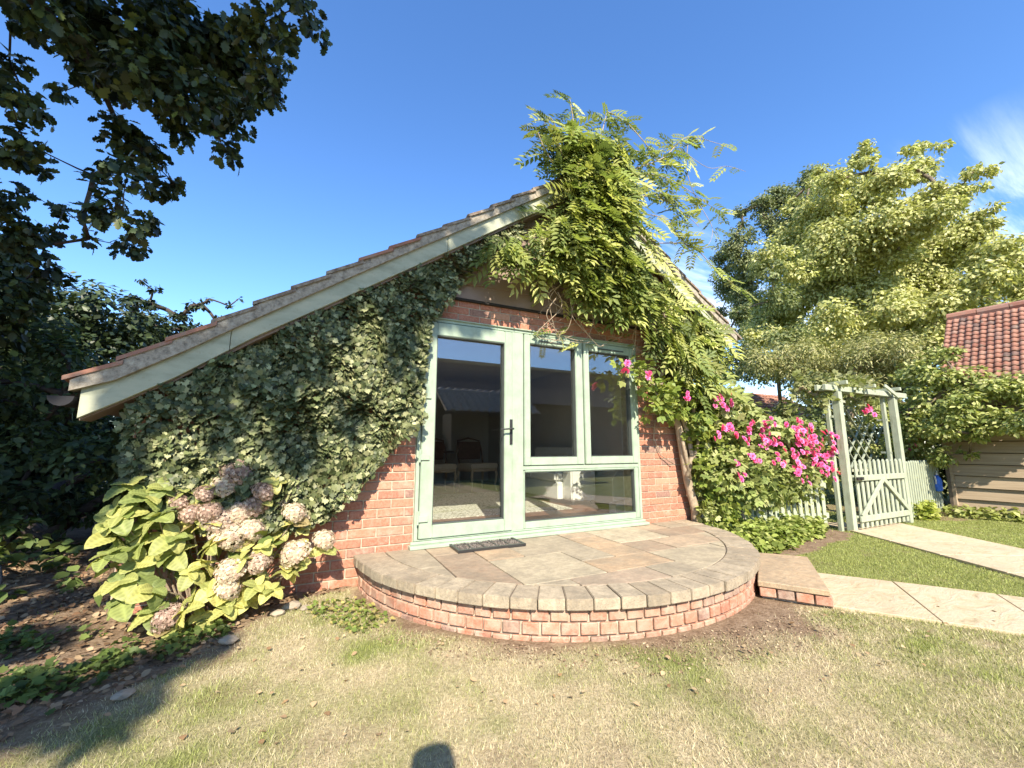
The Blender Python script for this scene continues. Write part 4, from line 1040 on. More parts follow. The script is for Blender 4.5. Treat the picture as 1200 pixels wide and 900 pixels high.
for i, (x, y, z, r) in enumerate(HEADS):
    k = 1 if i in (0, 2, 3, 6, 7, 10-10, 15, 18, 19, 21) else (2 if i % 3 == 0 else 0)
    d = Vector((random.gauss(0,.25), -.55, .75))
    new_obj('flower_head', MH[k], hy, (x, y, z), d.to_track_quat('Z', 'Y').to_euler(), (r*.88, r*.88, r*.74)); stem_to((x, y+.03, z-.05))
    for q in range(4):
        a = random.uniform(0, 2*PI); dd = Vector((math.cos(a), -.4+.5*math.sin(a), random.uniform(-.5,.1))); nn_ = Vector((0, -.5, 1))+Vector([random.gauss(0,.3) for _ in range(3)])
        yv = dd.normalized(); xv = yv.cross(nn_).normalized(); zv = xv.cross(yv)
        o = new_obj('leaf', HL[random.choice((0, 2, 4, 4, 5))], hy, (x, y+.03, z-.07)); o.rotation_euler = Matrix((xv, yv, zv)).transposed().to_euler(); o.scale = [random.uniform(.07,.12)]*3; cnt += 1
for i, (x, y, z) in enumerate(WH):
    big = x < -.6; L = .130 if big else .095
    ax = Vector((random.gauss(-.1,.42), -.45+random.gauss(0,.3), .8)).normalized(); ph = random.random()*6
    for ring, (tilt, sc) in enumerate(((-14, 1.0), (28, .72))):
        for q in range(4 if ring == 0 else 3):
            a = ph+q*2*PI/(4 if ring == 0 else 3)+ring*.7+random.uniform(-.4,.4)
            e1 = ax.orthogonal().normalized(); e2 = ax.cross(e1); t = math.radians(tilt+random.uniform(-12,14))
            yv = ((e1*math.cos(a)+e2*math.sin(a))*math.cos(t)+ax*math.sin(t)).normalized(); yv = (yv+Vector((0,0,-.15))).normalized()
            nn_ = ax; xv = yv.cross(nn_).normalized(); zv = xv.cross(yv)
            o = new_obj('leaf', HL[random.choice((0, 1, 1, 3, 2)) if big else random.choice((0, 2, 4, 4, 2))], hy, (x, y, z)); o.rotation_euler = Matrix((xv, yv, zv)).transposed().to_euler()
            o.scale = [L*sc*random.uniform(.8,1.2)]*3; cnt += 1
    stem_to((x, y+.01, z-.01), .005)
st_.obj('stems', MT['palebark'], hy)
# inner foliage
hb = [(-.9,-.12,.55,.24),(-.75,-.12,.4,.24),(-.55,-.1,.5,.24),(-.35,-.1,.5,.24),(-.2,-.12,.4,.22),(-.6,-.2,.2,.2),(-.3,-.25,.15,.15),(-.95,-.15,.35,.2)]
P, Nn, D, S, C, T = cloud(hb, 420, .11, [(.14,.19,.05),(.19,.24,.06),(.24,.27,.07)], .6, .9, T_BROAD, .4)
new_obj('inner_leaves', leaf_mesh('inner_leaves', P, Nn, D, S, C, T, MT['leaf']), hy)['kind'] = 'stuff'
print('hydrangea leaves', cnt)

# ------------------------------------------------------------------ ground plants, litter, stones
def scatter(name, label, poly, n, size, cols, T, mat, zr=(0, .05), up=.7, hgt=None, cat='ground cover', sel=None):
    q = fill_poly(poly, n); x, y = q[:,0], q[:,1]
    if sel is not None: k = sel(x, y); x, y = x[k], y[k]
    n = len(x); z = ground_z(x, y)+RNG.uniform(zr[0], zr[1], n)*(hgt(x, y) if hgt else 1)
    Nn = np.stack([RNG.normal(0,.45,n), RNG.normal(-.1,.45,n), np.full(n, up)], 1); D = np.stack([RNG.normal(0,1,n), RNG.normal(0,1,n), RNG.normal(0,.25,n)], 1)
    o = new_obj(name, leaf_mesh(name, np.stack([x, y, z], 1), Nn, D, size*RNG.uniform(.5,1.3,n), palette(n, cols, .2), T, MT[mat])); tag(o, label, cat, kind='stuff'); return o
BEDV = [(-3.2,-1.1),(-1.6,-1.15),(-.98,-1.3),(-.52,-.9),(-.22,-.42),(.05,-.15),(.42,-.10),(.30,.0),(-1.08,.0),(-1.08,3.2),(-4,3.2)]
scatter('leaf_litter', 'brown fallen leaves over the soil under the hydrangea', BEDV, 9000, .038, [(.28,.19,.11),(.36,.26,.16),(.19,.12,.07),(.31,.22,.13),(.22,.13,.075)], T_BROAD, 'litter', (0,.02), 1.6, cat='leaf litter')
scatter('ground_cover', 'low green ivy and weeds creeping over the left bed', [(-2.0,-.9),(-.95,-1.25),(-.5,-.88),(-.3,-.55),(-.9,-.3),(-1.9,0)], 3200, .042, [(.08,.12,.03),(.12,.17,.04),(.17,.22,.06)], T_IVY, 'leaf', (.01,.07), 1.0, sel=lambda x, y: fbm(x, y, 3.5, 91) > .60)
scatter('ground_cover', 'bright green weeds along the fence right of the patio', [(4.0,-.55),(4.3,-.85),(4.8,-.85),(5.3,-.72),(5.8,-.65),(6.2,-.45),(6.2,-.05),(4.0,-.05)], 6500, .065, [(.22,.28,.06),(.28,.33,.08),(.17,.22,.05),(.35,.38,.12)], T_BROAD, 'leaf', (.01,.22), .8, hgt=lambda x, y: np.clip(.3+fbm(x, y, 3, 8)*1.2, .2, 1)*np.clip((y+1.1)*2, .2, 1))
scatter('ground_cover', 'yellow green plants at the foot of the shed', [(8.25,-.55),(8.6,-.75),(9.1,-.6),(9.3,-.2),(8.3,-.2)], 1300, .07, [(.32,.36,.07),(.26,.32,.06),(.38,.40,.12)], T_BROAD, 'leaf', (.01,.26), .8)
scatter('ground_cover', 'straggly weeds along the shed wall', [(9.2,-.6),(9.7,-.5),(10.4,-1.8),(10.6,-3.5),(9.9,-3.0),(9.5,-1.4)], 1400, .08, [(.26,.30,.08),(.32,.34,.12)], T_BROAD, 'leaf', (.01,.16), .8)
scatter('fallen_leaves', 'pale dry leaves scattered on the lawn', [(-.9,-1.3),(.2,-1.9),(2.5,-2.5),(4.5,-3.0),(4.0,-1.9),(2.8,-1.95),(1.4,-1.75),(.55,-1.1),(.1,-.3),(-.3,-.7)], 150, .028, [(.44,.34,.20),(.38,.26,.15),(.30,.19,.10)], T_BROAD, 'litter', (.008,.022), 1.6, cat='fallen leaves', sel=lambda x, y: (patio_dist(x, y) > .06))
scatter('weeds', 'small green weeds at the foot of the patio bricks', [(.05,-.25),(.42,-.35),(.55,-.85),(.35,-.95),(.1,-.55)], 420, .032, [(.16,.22,.05),(.24,.29,.07),(.38,.33,.12)], T_BROAD, 'leaf', (.004,.035), .9, cat='weeds')
scatter('soil_crumbs', 'dry earth crumbs and bark bits along the foot of the patio', [(.0,-.2),(.3,-.9),(.8,-1.5),(1.6,-2.05),(2.6,-2.25),(3.4,-2.2),(3.3,-1.9),(2.4,-1.85),(1.3,-1.55),(.6,-1.0),(.38,-.3)], 2600, .014, [(.30,.22,.14),(.40,.31,.20),(.18,.12,.08)], T_BROAD, 'litter', (0,.008), 1.2, cat='soil', sel=lambda x, y: patio_dist(x, y) > .02)
def stone_mesh(k):
    bm = bmesh.new(); bmesh.ops.create_icosphere(bm, subdivisions=2, radius=1)
    for v in bm.verts:
        v.co *= 1+.25*(random.random()-.5); v.co.z *= .55
    me = bpy.data.meshes.new('stone'); bm.to_mesh(me); bm.free(); me.materials.append(MT['stone']); return me
SM = [stone_mesh(k) for k in range(3)]
STN = [(-.66,-1.13,.032,'pale stone lying in the shade at the lawn edge'),(-.02,-.32,.05,'largest of the pale stones by the wall beside the hydrangea'),(-.10,-.40,.035,'pale stone in front of the largest one beside the hydrangea'),(.06,-.38,.03,'small stone nearest the patio beside the hydrangea'),(-.33,-.72,.04,'flat pale stone at the front foot of the hydrangea'),(-1.15,-.75,.045,'pale stone among the ground ivy left of the hydrangea')]
for i, (x, y, r, lb) in enumerate(STN):
    tag(new_obj('stone', SM[i % 3], None, (x, y, r*.3), (0, 0, random.random()*6), (r*1.3, r, r)), lb, 'stone', 'stones along the edge of the bed')

# ------------------------------------------------------------------ fences, gate and arch
def picket(par, x, y, z0, z1, ang, w=.055):
    s = Shape(); s.box((-w/2,-.009,z0), (w/2,.009,z1)); s.add([(-w/2,-.009,z1),(w/2,-.009,z1),(w/2,.009,z1),(-w/2,.009,z1),(0,-.009,z1+.03),(0,.009,z1+.03)], [(0,1,4),(2,3,5),(1,2,5,4),(3,0,4,5)])
    o = s.obj('picket', MT['gatepaint'], par, .002); o.location = (x, y, 0); o.rotation_euler = (0, 0, ang); return o
def fence(label, a, b, step, h, posts=()):
    t = thing('picket_fence', label, 'fence'); a, b = Vector((*a, 0)), Vector((*b, 0)); d = (b-a); L = d.length; d.normalize(); ang = math.atan2(d.y, d.x); nn_ = Vector((-d.y, d.x, 0))
    for k in range(int(L/step)+1):
        p = a+d*(k*step)-nn_*.03; picket(t, p.x, p.y, .04, h+random.uniform(-.01,.01), ang)
    for z in (.18, h-.22):
        s = Shape(); s.bar(a+Vector((0,0,z)), b+Vector((0,0,z)), .035, .07); s.obj('rail', MT['gatepaint'], t, .003)
    for q in posts:
        p = a+d*L*q+nn_*.05; s = Shape(); s.box((p.x-.04,p.y-.04,-.1), (p.x+.04,p.y+.04,h+.05)); s.obj('post', MT['gatepaint'], t, .004)
    return t
fence('pale picket fence running behind the pink rose bush', (4.58,.06), (6.42,-.40), .095, .80, (.05,.5))
fence('short pale picket fence between the gate and the shed', (8.18,-.56), (9.80,-.42), .10, .86, (.95,))
ar = thing('garden_arch', 'pale green wooden garden arch over the picket gate', 'arch')
for x, y in ((6.565,-.60),(8.075,-.62),(6.50,-.50),(8.02,-.52)):
    s = Shape(); w_ = .044 if y < -.55 else .026; s.box((x-w_,y-w_,-.1), (x+w_,y+w_,1.86)); s.obj('post', MT['gatepaint'], ar, .006)
for y in (-.60, -.50):
    s = Shape(); s.box((6.25,y-.03,1.865), (8.55,y+.015,1.945)); s.obj('beam', MT['gatepaint'], ar, .005)
for x in (6.55,7.3,8.05):
    s = Shape(); s.box((x-.02,-.75,1.948), (x+.02,-.15,2.0)); s.obj('rafter', MT['gatepaint'], ar, .004)
s = Shape(); s.bar((7.80,-.66,2.02), (8.10,-.69,1.86), .025, .05); s.obj('brace', MT['gatepaint'], ar, .003)
for x in (6.50,8.01):
    for z in (1.0,1.5):
        s = Shape(); s.box((x-.012,-.555,z), (x+.012,-.425,z+.03)); s.obj('side_rail', MT['gatepaint'], ar)
gt = thing('picket_gate', 'pale green picket gate with diagonal braces hung between the arch posts', 'gate')
N_ = 11
for k in range(N_): picket(gt, 6.70+k*(7.96-6.70)/(N_-1), -.655, .03, .90, 0, .062)
for z in (.115,.645):
    s = Shape(); s.box((6.635,-.640,z), (8.015,-.610,z+.075)); s.obj('rail', MT['gatepaint'], gt, .004)
for a, b in (((6.68,-.682,.18),(7.34,-.682,.66)),((7.34,-.684,.66),(8.0,-.684,.18))):
    s = Shape(); s.bar(a, b, .022, .065, (0,0,1)); s.obj('brace', MT['gatepaint'], gt, .003)
for z in (.115,.645):
    s = Shape(); s.box((6.625,-.692,z), (8.0,-.668,z+.075)); s.obj('face_rail', MT['gatepaint'], gt, .004)
s = Shape(); s.box((6.60,-.72,.66), (6.75,-.695,.70)); s.tube([(6.66,-.72,.68),(6.66,-.75,.68)], .012, 8); s.obj('latch', MT['black'], gt, .002)
# trellis behind the arch
tl = thing('trellis', 'weathered diagonal lattice trellis seen through the garden arch', 'trellis')
for k in range(9):
    for sg in (-1, 1):
        x0 = 8.1+k*.26; a = Vector((x0, .16+(.013 if sg > 0 else 0), .72)); b = a+Vector((sg*1.15, 0, 1.15))
        lo, hi = 8.1, 10.2
        if b.x < lo: t_ = (lo-a.x)/(b.x-a.x); b = a.lerp(b, t_)
        if b.x > hi: t_ = (hi-a.x)/(b.x-a.x); b = a.lerp(b, t_)
        if (b-a).length > .15: s = Shape(); s.bar(a, b, .012, .030, (0,1,0)); s.obj('slat', MT['gatepaint'], tl)
s = Shape(); frame(s, 8.06, .68, 10.24, 1.90, (.04,)*4, .145, .19); s.obj('frame', MT['barge'], tl)

# ------------------------------------------------------------------ shed on the right
sh = thing('shed', 'brown horizontal boarded shed with a terracotta tiled roof', 'shed')
A, B_ = Vector((9.86,-.62,0)), Vector((10.40,-4.8,0)); d = (B_-A).normalized(); nrm = Vector((-d.y, d.x, 0))   # nrm points into the shed (+X side)
if nrm.x < 0: nrm = -nrm
SL = (B_-A).length
zz = .06
k = 0
while zz < 2.0:
    hgt = .178; s = Shape(); p0, p1 = A, B_
    o1, o2 = -nrm*.045, -nrm*.004
    vs = [p0+o1+Vector((0,0,zz)), p1+o1+Vector((0,0,zz)), p1+o2+Vector((0,0,zz+hgt)), p0+o2+Vector((0,0,zz+hgt)), p0+nrm*.02+Vector((0,0,zz)), p1+nrm*.02+Vector((0,0,zz)), p1+nrm*.02+Vector((0,0,zz+hgt)), p0+nrm*.02+Vector((0,0,zz+hgt))]
    s.add(vs, [(0,1,2,3),(7,6,5,4),(0,4,5,1),(3,2,6,7),(0,3,7,4),(1,5,6,2)]); s.obj('board', MT['shed'], sh); zz += .19; k += 1
s = Shape()
W = 2.6
s.slab([(A+nrm*.02)[:2], (B_+nrm*.02)[:2], (B_+nrm*W)[:2], (A+nrm*W)[:2]], -.1, 2.05); s.obj('wall', MT['dark'], sh)
s = Shape(); g0 = A; s.add([A+Vector((0,0,2.05)), A+nrm*W+Vector((0,0,2.05)), A+nrm*W/2+Vector((0,0,3.2)), A+d*.04+Vector((0,0,2.05)), A+d*.04+nrm*W+Vector((0,0,2.05)), A+d*.04+nrm*W/2+Vector((0,0,3.2))], [(0,1,2),(5,4,3),(0,2,5,3),(1,4,5,2),(0,3,4,1)]); s.obj('gable', MT['shed'], sh)
s = Shape(); s.box((-.04,-.04,-.1), (.04,.04,2.0)); o = s.obj('corner_post', MT['shed'], sh); o.location = A-nrm*.03-d*.03
def pantile(w=.20, L=.30, n=7, am=.015):
    V, F = [], []
    for j in (0, 1):
        for i in range(n+1):
            u = i/n; V.append((u*w*1.08, j*L, am*math.sin(2*PI*u)+.006-.024*j+.024))
    for j in (0, 1):
        for i in range(n+1):
            u = i/n; V.append((u*w*1.08, j*L, am*math.sin(2*PI*u)+.006-.024*j+.008))
    m = n+1
    for i in range(n): F += [(i, i+1, i+1+m, i+m), (2*m+i+m, 2*m+i+1+m, 2*m+i+1, 2*m+i), (2*m+i, 2*m+i+1, i+1, i)]
    return np_mesh('pantile', V, F, MT['tile'], smooth=False)
PT = pantile(.09, .145, 5, .012); PTW = pantile(.26, .32, 8, .045)
eave, ridge = A-nrm*.30+d*.02+Vector((0,0,2.02)), A+d*.02+nrm*W/2+Vector((0,0,3.62))
upd = (ridge-eave); RL = upd.length; upd.normalize(); nr = d.cross(upd).normalized()
if nr.z < 0: nr = -nr
s = Shape(); e2 = eave+d*(SL+.3); r2_ = ridge+d*(SL+.3); t_ = -nr*.03
s.add([eave, e2, r2_, ridge, eave+t_, e2+t_, r2_+t_, ridge+t_], [(0,1,2,3),(7,6,5,4),(0,4,5,1),(3,2,6,7),(0,3,7,4),(1,5,6,2)]); rf = s.obj('roof', MT['tile'], sh)
far = ridge+nrm*(W/2+.3)+Vector((0,0,-1.33)); s = Shape(); f2 = far+d*(SL+.3)
s.add([ridge, r2_, f2, far, ridge+Vector((0,0,-.04)), r2_+Vector((0,0,-.04)), f2+Vector((0,0,-.04)), far+Vector((0,0,-.04))], [(0,1,2,3),(7,6,5,4),(0,4,5,1),(3,2,6,7),(0,3,7,4),(1,5,6,2)]); s.obj('roof', MT['tile'], sh)
rows = int(RL/.125); cols = 18
mrot = Matrix((d, upd, d.cross(upd))).transposed()
flip = (d.cross(upd)).dot(nr) < 0
xa = -d if flip else d
mrot = Matrix((xa, upd, xa.cross(upd))).transposed().to_euler()
cnt = 0
for j in range(rows):
    for i in range(cols):
        if cnt > 298: break
        p = eave+upd*(j*.125)+d*((i+1)*.09 if flip else i*.09)+nr*.004
        o = new_obj('tile', PT, rf, p+nr*random.uniform(-.002,.004)); o.rotation_euler = mrot; cnt += 1
print('shed tiles', cnt)
for k in range(12):
    s = Shape(); a = ridge+d*(k*.4)+Vector((0,0,-.02)); s.tube([a, a+d*.39], [.09,.10], 10); s.obj('ridge_tile', MT['tile'], rf)
# far outbuilding roof between the trees
ob = thing('outbuilding', 'distant outbuilding with red pantile roof and dark red wall behind the roses', 'outbuilding')
s = Shape(); s.box((14.9,6.5,-.1), (19.5,9.5,2.3)); s.obj('wall', simple('dark_red_boards', (.16,.045,.04), .8, .2), ob)
obr = Shape(); obr.add([(14.6,6.1,2.25),(19.9,6.1,2.25),(19.9,8.1,3.45),(14.6,8.1,3.45),(14.6,6.1,2.2),(19.9,6.1,2.2),(19.9,8.1,3.40),(14.6,8.1,3.40)], [(0,1,2,3),(7,6,5,4),(0,4,5,1),(3,2,6,7),(0,3,7,4),(1,5,6,2)]); rf2 = obr.obj('roof', MT['tile'], ob)
ang = math.atan2(1.2, 2.0)
for j in range(7):
    for i in range(24):
        p = Vector((14.62+i*.22, 6.08+j*.33*math.cos(ang), 2.26+j*.33*math.sin(ang))); new_obj('tile', PT, rf2, p, (ang, 0, 0), (2.4,2.5,2.5))
# blue object on the fence end
bo = thing('watering_can', 'blue and white plastic can hanging at the end of the right fence', 'can', None, (9.56,-.50,.50))
bo.scale = (.72, .72, .85)
s = Shape(); s.tube([(0,0,-.16),(0,0,-.13),(0,0,.06),(0,0,.12),(0,0,.15)], [.06,.085,.085,.06,.03], 12); s.obj('body', simple('blue_plastic', (.05,.16,.62), .4, .25, 20), bo, smooth=True)
s = Shape(); s.tube([(-.07,0,-.02),(-.12,-.02,.06),(-.15,-.02,.14)], .014, 6); s.obj('spout', MT['white'], bo); s = Shape(); s.tube([(0,0,.14),(.05,0,.22),(.09,0,.16),(.085,0,.0)], .01, 6); s.obj('handle', MT['white'], bo)
s = Shape(); s.box((9.78,-.60,0), (9.83,-.55,1.0)); tag(s.obj('wooden_post', MT['bark'], None, .004), 'dark slim post at the shed corner behind the blue can', 'post')

# ------------------------------------------------------------------ trees and shrubs on the right
PALE = [(15.5,0.9,9.1,0.5),(13.2,0.8,8.0,0.56),(15.0,2.1,8.8,0.93),(13.6,2.6,8.2,0.79),(14.1,3.7,7.8,0.99),(13.3,2.0,6.7,1.21),(13.7,0.9,7.0,1.03),(14.3,0.3,7.3,0.66),(16.8,0.7,7.2,1.01),(15.0,-0.3,5.8,0.64),(16.8,-0.2,5.5,0.65),(16.6,1.7,6.5,1.33),(17.2,0.9,5.5,1.01),(15.8,-0.2,4.4,0.7),(14.8,2.3,5.5,1.29),(14.5,3.8,6.3,1.28),(14.8,5.2,5.7,1.09),(13.9,3.2,4.3,1.05),(16.2,2.6,4.4,1.23),(16.8,1.6,4.5,0.91),(16.6,0.2,7.1,0.36),(13.9,-0.2,7.3,0.27),(15.0,2.6,9.6,0.5),(15.2,-1.0,4.5,0.89),(16.2,-1.0,3.2,1.01),(16.8,-0.5,3.8,0.88),(15.0,2.0,9.9,0.21),(15.2,-0.4,6.7,0.17)]
PALE2 = [(x+random.uniform(-.9,.9), y+random.uniform(-.9,.9), z+random.uniform(-.8,.5), r*.7) for x, y, z, r in PALE if r > .6]
GAPT = [(10.6,3.9,4.2,0.44),(11.1,3.7,3.7,0.54),(10.9,4.3,3.2,0.4),(11.5,3.0,5.2,0.6),(10.8,4.5,2.4,0.45),(11.5,3.9,3.3,0.4),(10.7,2.3,3.7,0.6),(10.5,3.4,4.8,0.43),(11.1,4.3,3.7,0.41),(10.9,2.7,5.8,0.51)]
PALE3 = [(13.0,3.1,3.4,0.8),(12.4,1.8,2.8,0.65),(13.3,1.0,3.1,0.68),(11.5,3.5,4.2,0.64),(13.4,0.2,4.4,0.65),(13.5,0.6,3.7,0.63),(11.9,1.8,4.3,0.77),(11.1,2.7,6.3,0.59),(12.7,1.0,4.5,0.74),(13.9,-0.8,5.4,0.58),(13.8,-0.4,4.9,0.69),(13.2,-1.0,3.9,0.45),(12.2,2.8,6.0,0.61)]
TIPS = [(x+random.uniform(-.5,.5), y+random.uniform(-.6,.6), z+r*random.uniform(.9,1.4), .22) for x, y, z, r in PALE if z > 6.8 for _ in range(3)]
DARKT = [(16.5,4.1,11.2,0.58),(15.6,4.6,10.6,0.71),(15.0,5.1,10.2,0.59),(14.6,5.7,10.2,0.33),(15.4,4.7,9.3,0.8),(14.5,6.0,9.0,0.74),(15.2,5.9,8.2,0.84),(15.3,7.1,9.1,0.51),(16.2,7.5,8.3,0.83),(15.4,6.3,7.0,0.86),(15.3,4.0,9.6,0.77),(16.3,8.1,7.1,0.38),(16.3,6.8,6.2,0.71),(16.1,3.3,10.3,0.54)]
SHRUB = [(9.4,2.3,3.1,0.45),(10.2,2.0,3.2,0.78),(10.9,1.7,2.8,0.71),(10.6,0.9,2.8,0.7),(10.8,0.3,2.9,0.62),(10.1,0.6,2.3,0.35),(11.0,1.9,2.2,0.31),(11.0,0.3,2.4,0.44),(11.2,0.8,3.2,0.57)]
BUSH = [(9.3,-0.7,2.4,0.43),(9.5,-0.9,2.2,0.42),(9.4,-1.3,2.0,0.4),(9.6,-1.5,2.0,0.36),(9.0,-1.1,1.7,0.37),(9.3,-1.4,1.5,0.36),(9.2,-1.6,1.4,0.31),(9.4,-0.7,1.9,0.43),(9.0,-0.8,1.4,0.3),(9.3,-1.1,1.3,0.16),(9.4,-0.4,1.4,0.37),(9.3,-0.3,1.7,0.37),(9.4,-0.2,1.2,0.33),(8.9,-0.1,1.7,0.3),(9.4,-1.8,1.6,0.49),(9.3,-1.0,2.6,0.19)]
ARCHB = [(x, y+.45, z, r) for x, y, z, r in [(9.2,0.9,1.5,0.4),(8.6,1.0,1.2,0.4),(9.2,1.1,0.8,0.4),(8.2,1.0,0.5,0.4),(9.7,.5,0.7,0.3),(7.6,1.1,0.6,0.4),(7.4,1.1,1.2,0.4),(9.9,1.1,1.2,.4),(6.9,1.2,.9,.4),(7.9,1.2,1.7,.35)]]
PC = [(.40,.41,.15),(.50,.50,.21),(.32,.34,.11),(.58,.56,.27),(.44,.45,.17)]
def shell(bl_, k, f=.8):  # extra clumps towards the hidden back, so the crown is round
    return bl_+[(x+random.uniform(.8, 2.2)*k, y+random.uniform(.3, 1.6)*k, z+random.uniform(-.6,.2), r*f) for x, y, z, r in bl_]
tree('maple_tree', 'tall pale yellow green tree rising behind the shed and arch', 'tree', PALE+PALE2+PALE3+TIPS+shell(PALE, 1), 2600, .115, PC, (15.6,2.4,0), [(15.6,2.4,2.0),(15.5,2.3,4.2)], .0045, 1.0, T_LEAF, .40, .60, maxr=.13, sub=22)
tree('oak_tree', 'dark green oak tree standing behind the pale tree', 'tree', [(x, y, z, r*.9) for x, y, z, r in DARKT]+[(x, y, z-.5, r*.8) for x, y, z, r in DARKT]+shell(DARKT, 1, .6), 2000, .11, [(.17,.20,.09),(.22,.25,.12),(.13,.16,.07),(.27,.29,.15)], (16.2,5.8,0), [(16.1,5.8,2.5),(15.8,5.6,5.5)], .006, 1.0, T_LEAF, .5, .8)
tree('elder_tree', 'mid green small tree between the house corner and the pale tree', 'tree', GAPT, 2600, .10, [(.17,.21,.08),(.23,.26,.11),(.30,.32,.14),(.12,.15,.06)], (11,3.8,0), [(11,3.8,1.8)], .010, 1.0, T_LEAF, .5, .8, maxr=.08)
tree('buddleia_shrub', 'dry olive green shrub arching behind the garden arch', 'shrub', [(x, y, z, r*1.15) for x, y, z, r in SHRUB]+shell(SHRUB, .6), 3600, .095, [(.30,.31,.12),(.39,.38,.16),(.22,.24,.09),(.46,.43,.21)], (10.4,1.2,0), [(10.4,1.2,.9)], .012, 1.0, tmpl([(0,0,0),(.14,.5,.03),(0,1,-.05),(-.14,.5,.03)], [(0,1,2),(0,2,3)]), .4, .9, bark='palebark', maxr=.07)
tree('laurel_shrub', 'leafy green shrub spilling over the shed wall', 'shrub', shell(BUSH, .25), 4600, .080, [(.28,.32,.10),(.38,.41,.14),(.20,.25,.07),(.48,.49,.20)], (9.72,-.12,0), [(9.70,-.15,1.2)], .010, 1.0, T_LEAF, .55, .8, maxr=.05)
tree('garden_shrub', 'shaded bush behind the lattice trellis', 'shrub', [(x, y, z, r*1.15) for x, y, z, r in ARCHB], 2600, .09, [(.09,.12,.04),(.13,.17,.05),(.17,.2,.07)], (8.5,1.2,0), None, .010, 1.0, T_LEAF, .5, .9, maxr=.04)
MIDB = [(12.5,.9,1.5,.8),(13.2,1.2,2.2,.9),(12.0,1.5,.9,.7),(12.8,.3,1.2,.8),(11.6,1.8,1.6,.5),(10.6,.5,.5,.6),(11.3,1.2,.7,.8),(10.5,1.0,1.4,.5),(10.2,.3,.9,.35),(11.5,.2,.6,.7),(12.4,-.6,.8,.8),(11.4,-.2,1.5,.5),(10.5,2.6,.5,.7),(11.2,2.4,1.4,.7),(9.6,3.0,1.0,.7),(9.3,3.2,1.9,.6),(8.6,3.4,.6,.7),(13.0,2.6,1.8,1.0),(12.6,3.2,.8,.9),(12.6,5.0,3.6,.5),(13.5,4.9,3.8,.9),(14.5,3.5,3.0,1.0),(13.5,1.5,2.8,.9),(13.0,.5,1.8,1.0),(14.5,.0,2.8,1.0),(11.0,4.5,.8,.7),(13.8,1.8,3.6,.9)]
tree('hedge', 'mass of dark bushes filling the gap behind the garden arch', 'hedge', MIDB, 1700, .12, [(.20,.23,.09),(.26,.28,.12),(.33,.34,.16),(.15,.18,.07)], (12.8,3.0,0), None, .014, 1.0, T_LEAF, .5, .9, maxr=.06)
bb = thing('rose_shrub', 'rose behind the right fence with pink blooms beside the arch', 'rose bush')
rr_ = [(9.25,-.16,1.15,.16),(9.45,-.16,1.22,.17),(9.62,-.16,1.15,.16),(9.75,-.2,1.05,.14),(9.4,-.14,.95,.17),(9.65,-.14,.9,.16)]
P, Nn, D, S, C, T = cloud(rr_, 1300, .13, RC, .45, .9, T_ROSE, .3); new_obj('leaves', leaf_mesh('leaves', P, Nn, D, S, C, T, MT['leaf']), bb)['kind'] = 'stuff'
grow(rr_, (9.5,-.12,0), .005, 1, maxr=.03).obj('stems', MT['palebark'], bb)
rose_blooms(bb, [(9.38,-.3,1.40),(9.50,-.3,1.36),(9.62,-.3,1.33),(9.76,-.32,1.25),(9.58,-.3,1.12),(9.30,-.3,1.07)], .10, (3, 4), .05)
ar_r = thing('arch_rose', 'rose stems tangled over the top of the arch with one red pink cluster', 'climbing rose')
ab = [(6.5,-.5,2.0,.17),(6.9,-.5,2.02,.16),(7.3,-.5,2.05,.17),(7.75,-.45,2.02,.15),(6.35,-.45,1.8,.14),(6.4,.1,1.5,.2),(6.2,.1,1.3,.22),(6.3,-.3,1.95,.2),(6.6,-.35,2.05,.2),(6.95,-.35,2.02,.18),(7.3,-.3,2.0,.17),(7.7,-.3,2.05,.18),(8.1,-.2,2.0,.16),(7.5,-.4,1.80,.10),(7.7,-.42,1.76,.08),(8.35,-.1,1.9,.2),(6.25,-.1,1.7,.2)]
P, Nn, D, S, C, T = cloud(ab, 1500, .11, [(.30,.31,.14),(.24,.27,.08),(.20,.22,.08)], .45, .9, T_ROSE, .3); new_obj('leaves', leaf_mesh('leaves', P, Nn, D, S, C, T, MT['leaf']), ar_r)['kind'] = 'stuff'
grow(ab, (6.48,.02,0), .005, 1, maxr=.02).obj('stems', MT['palebark'], ar_r)
rose_blooms(ar_r, [(7.53,-.47,1.65),(7.64,-.47,1.68),(7.74,-.47,1.66)], .09, (2, 3), .03)

# ------------------------------------------------------------------ thicket on the left
BACKT = [(-4.6,8.2,4.4,0.17),(-4.6,8.4,4.1,0.34),(-4.6,8.5,3.6,0.57),(-4.0,8.8,4.0,0.51),(-3.4,8.8,3.9,0.52),(-2.8,9.1,4.0,0.39),(-2.2,8.3,4.1,0.21),(-5.0,8.1,3.3,0.45),(-4.3,8.9,3.3,0.6),(-3.5,8.8,3.4,0.51),(-4.0,8.6,4.4,0.2),(-2.9,8.2,4.1,0.2),(-5.4,8.0,3.0,0.52),(-4.8,8.0,2.7,0.53)]
EXTRA = [(-3.56,7.72,4.73,.08),(-2.36,8.06,4.61,.07),(-1.78,8.13,4.73,.06),(-3.35,7.83,4.57,.12),(-2.68,8.06,4.39,.14),(-4.64,7.62,3.69,.2),(-1.95,8.1,4.5,.08),(-2.5,8.1,4.45,.10),(-3.7,8.0,4.35,.2),(-3.45,8.0,4.3,.2)]
tree('hazel_tree', 'dark bushy tree behind the left end of the roof', 'tree', shell(BACKT, .6)+EXTRA, 2300, .12, [(.035,.055,.03),(.05,.075,.035),(.03,.045,.025)], (-4.2,8.8,0), [(-4.2,8.8,1.8)], .012, 1, T_LEAF, .4, .9, mat='leaf_dark', bark='twig', maxr=.1)
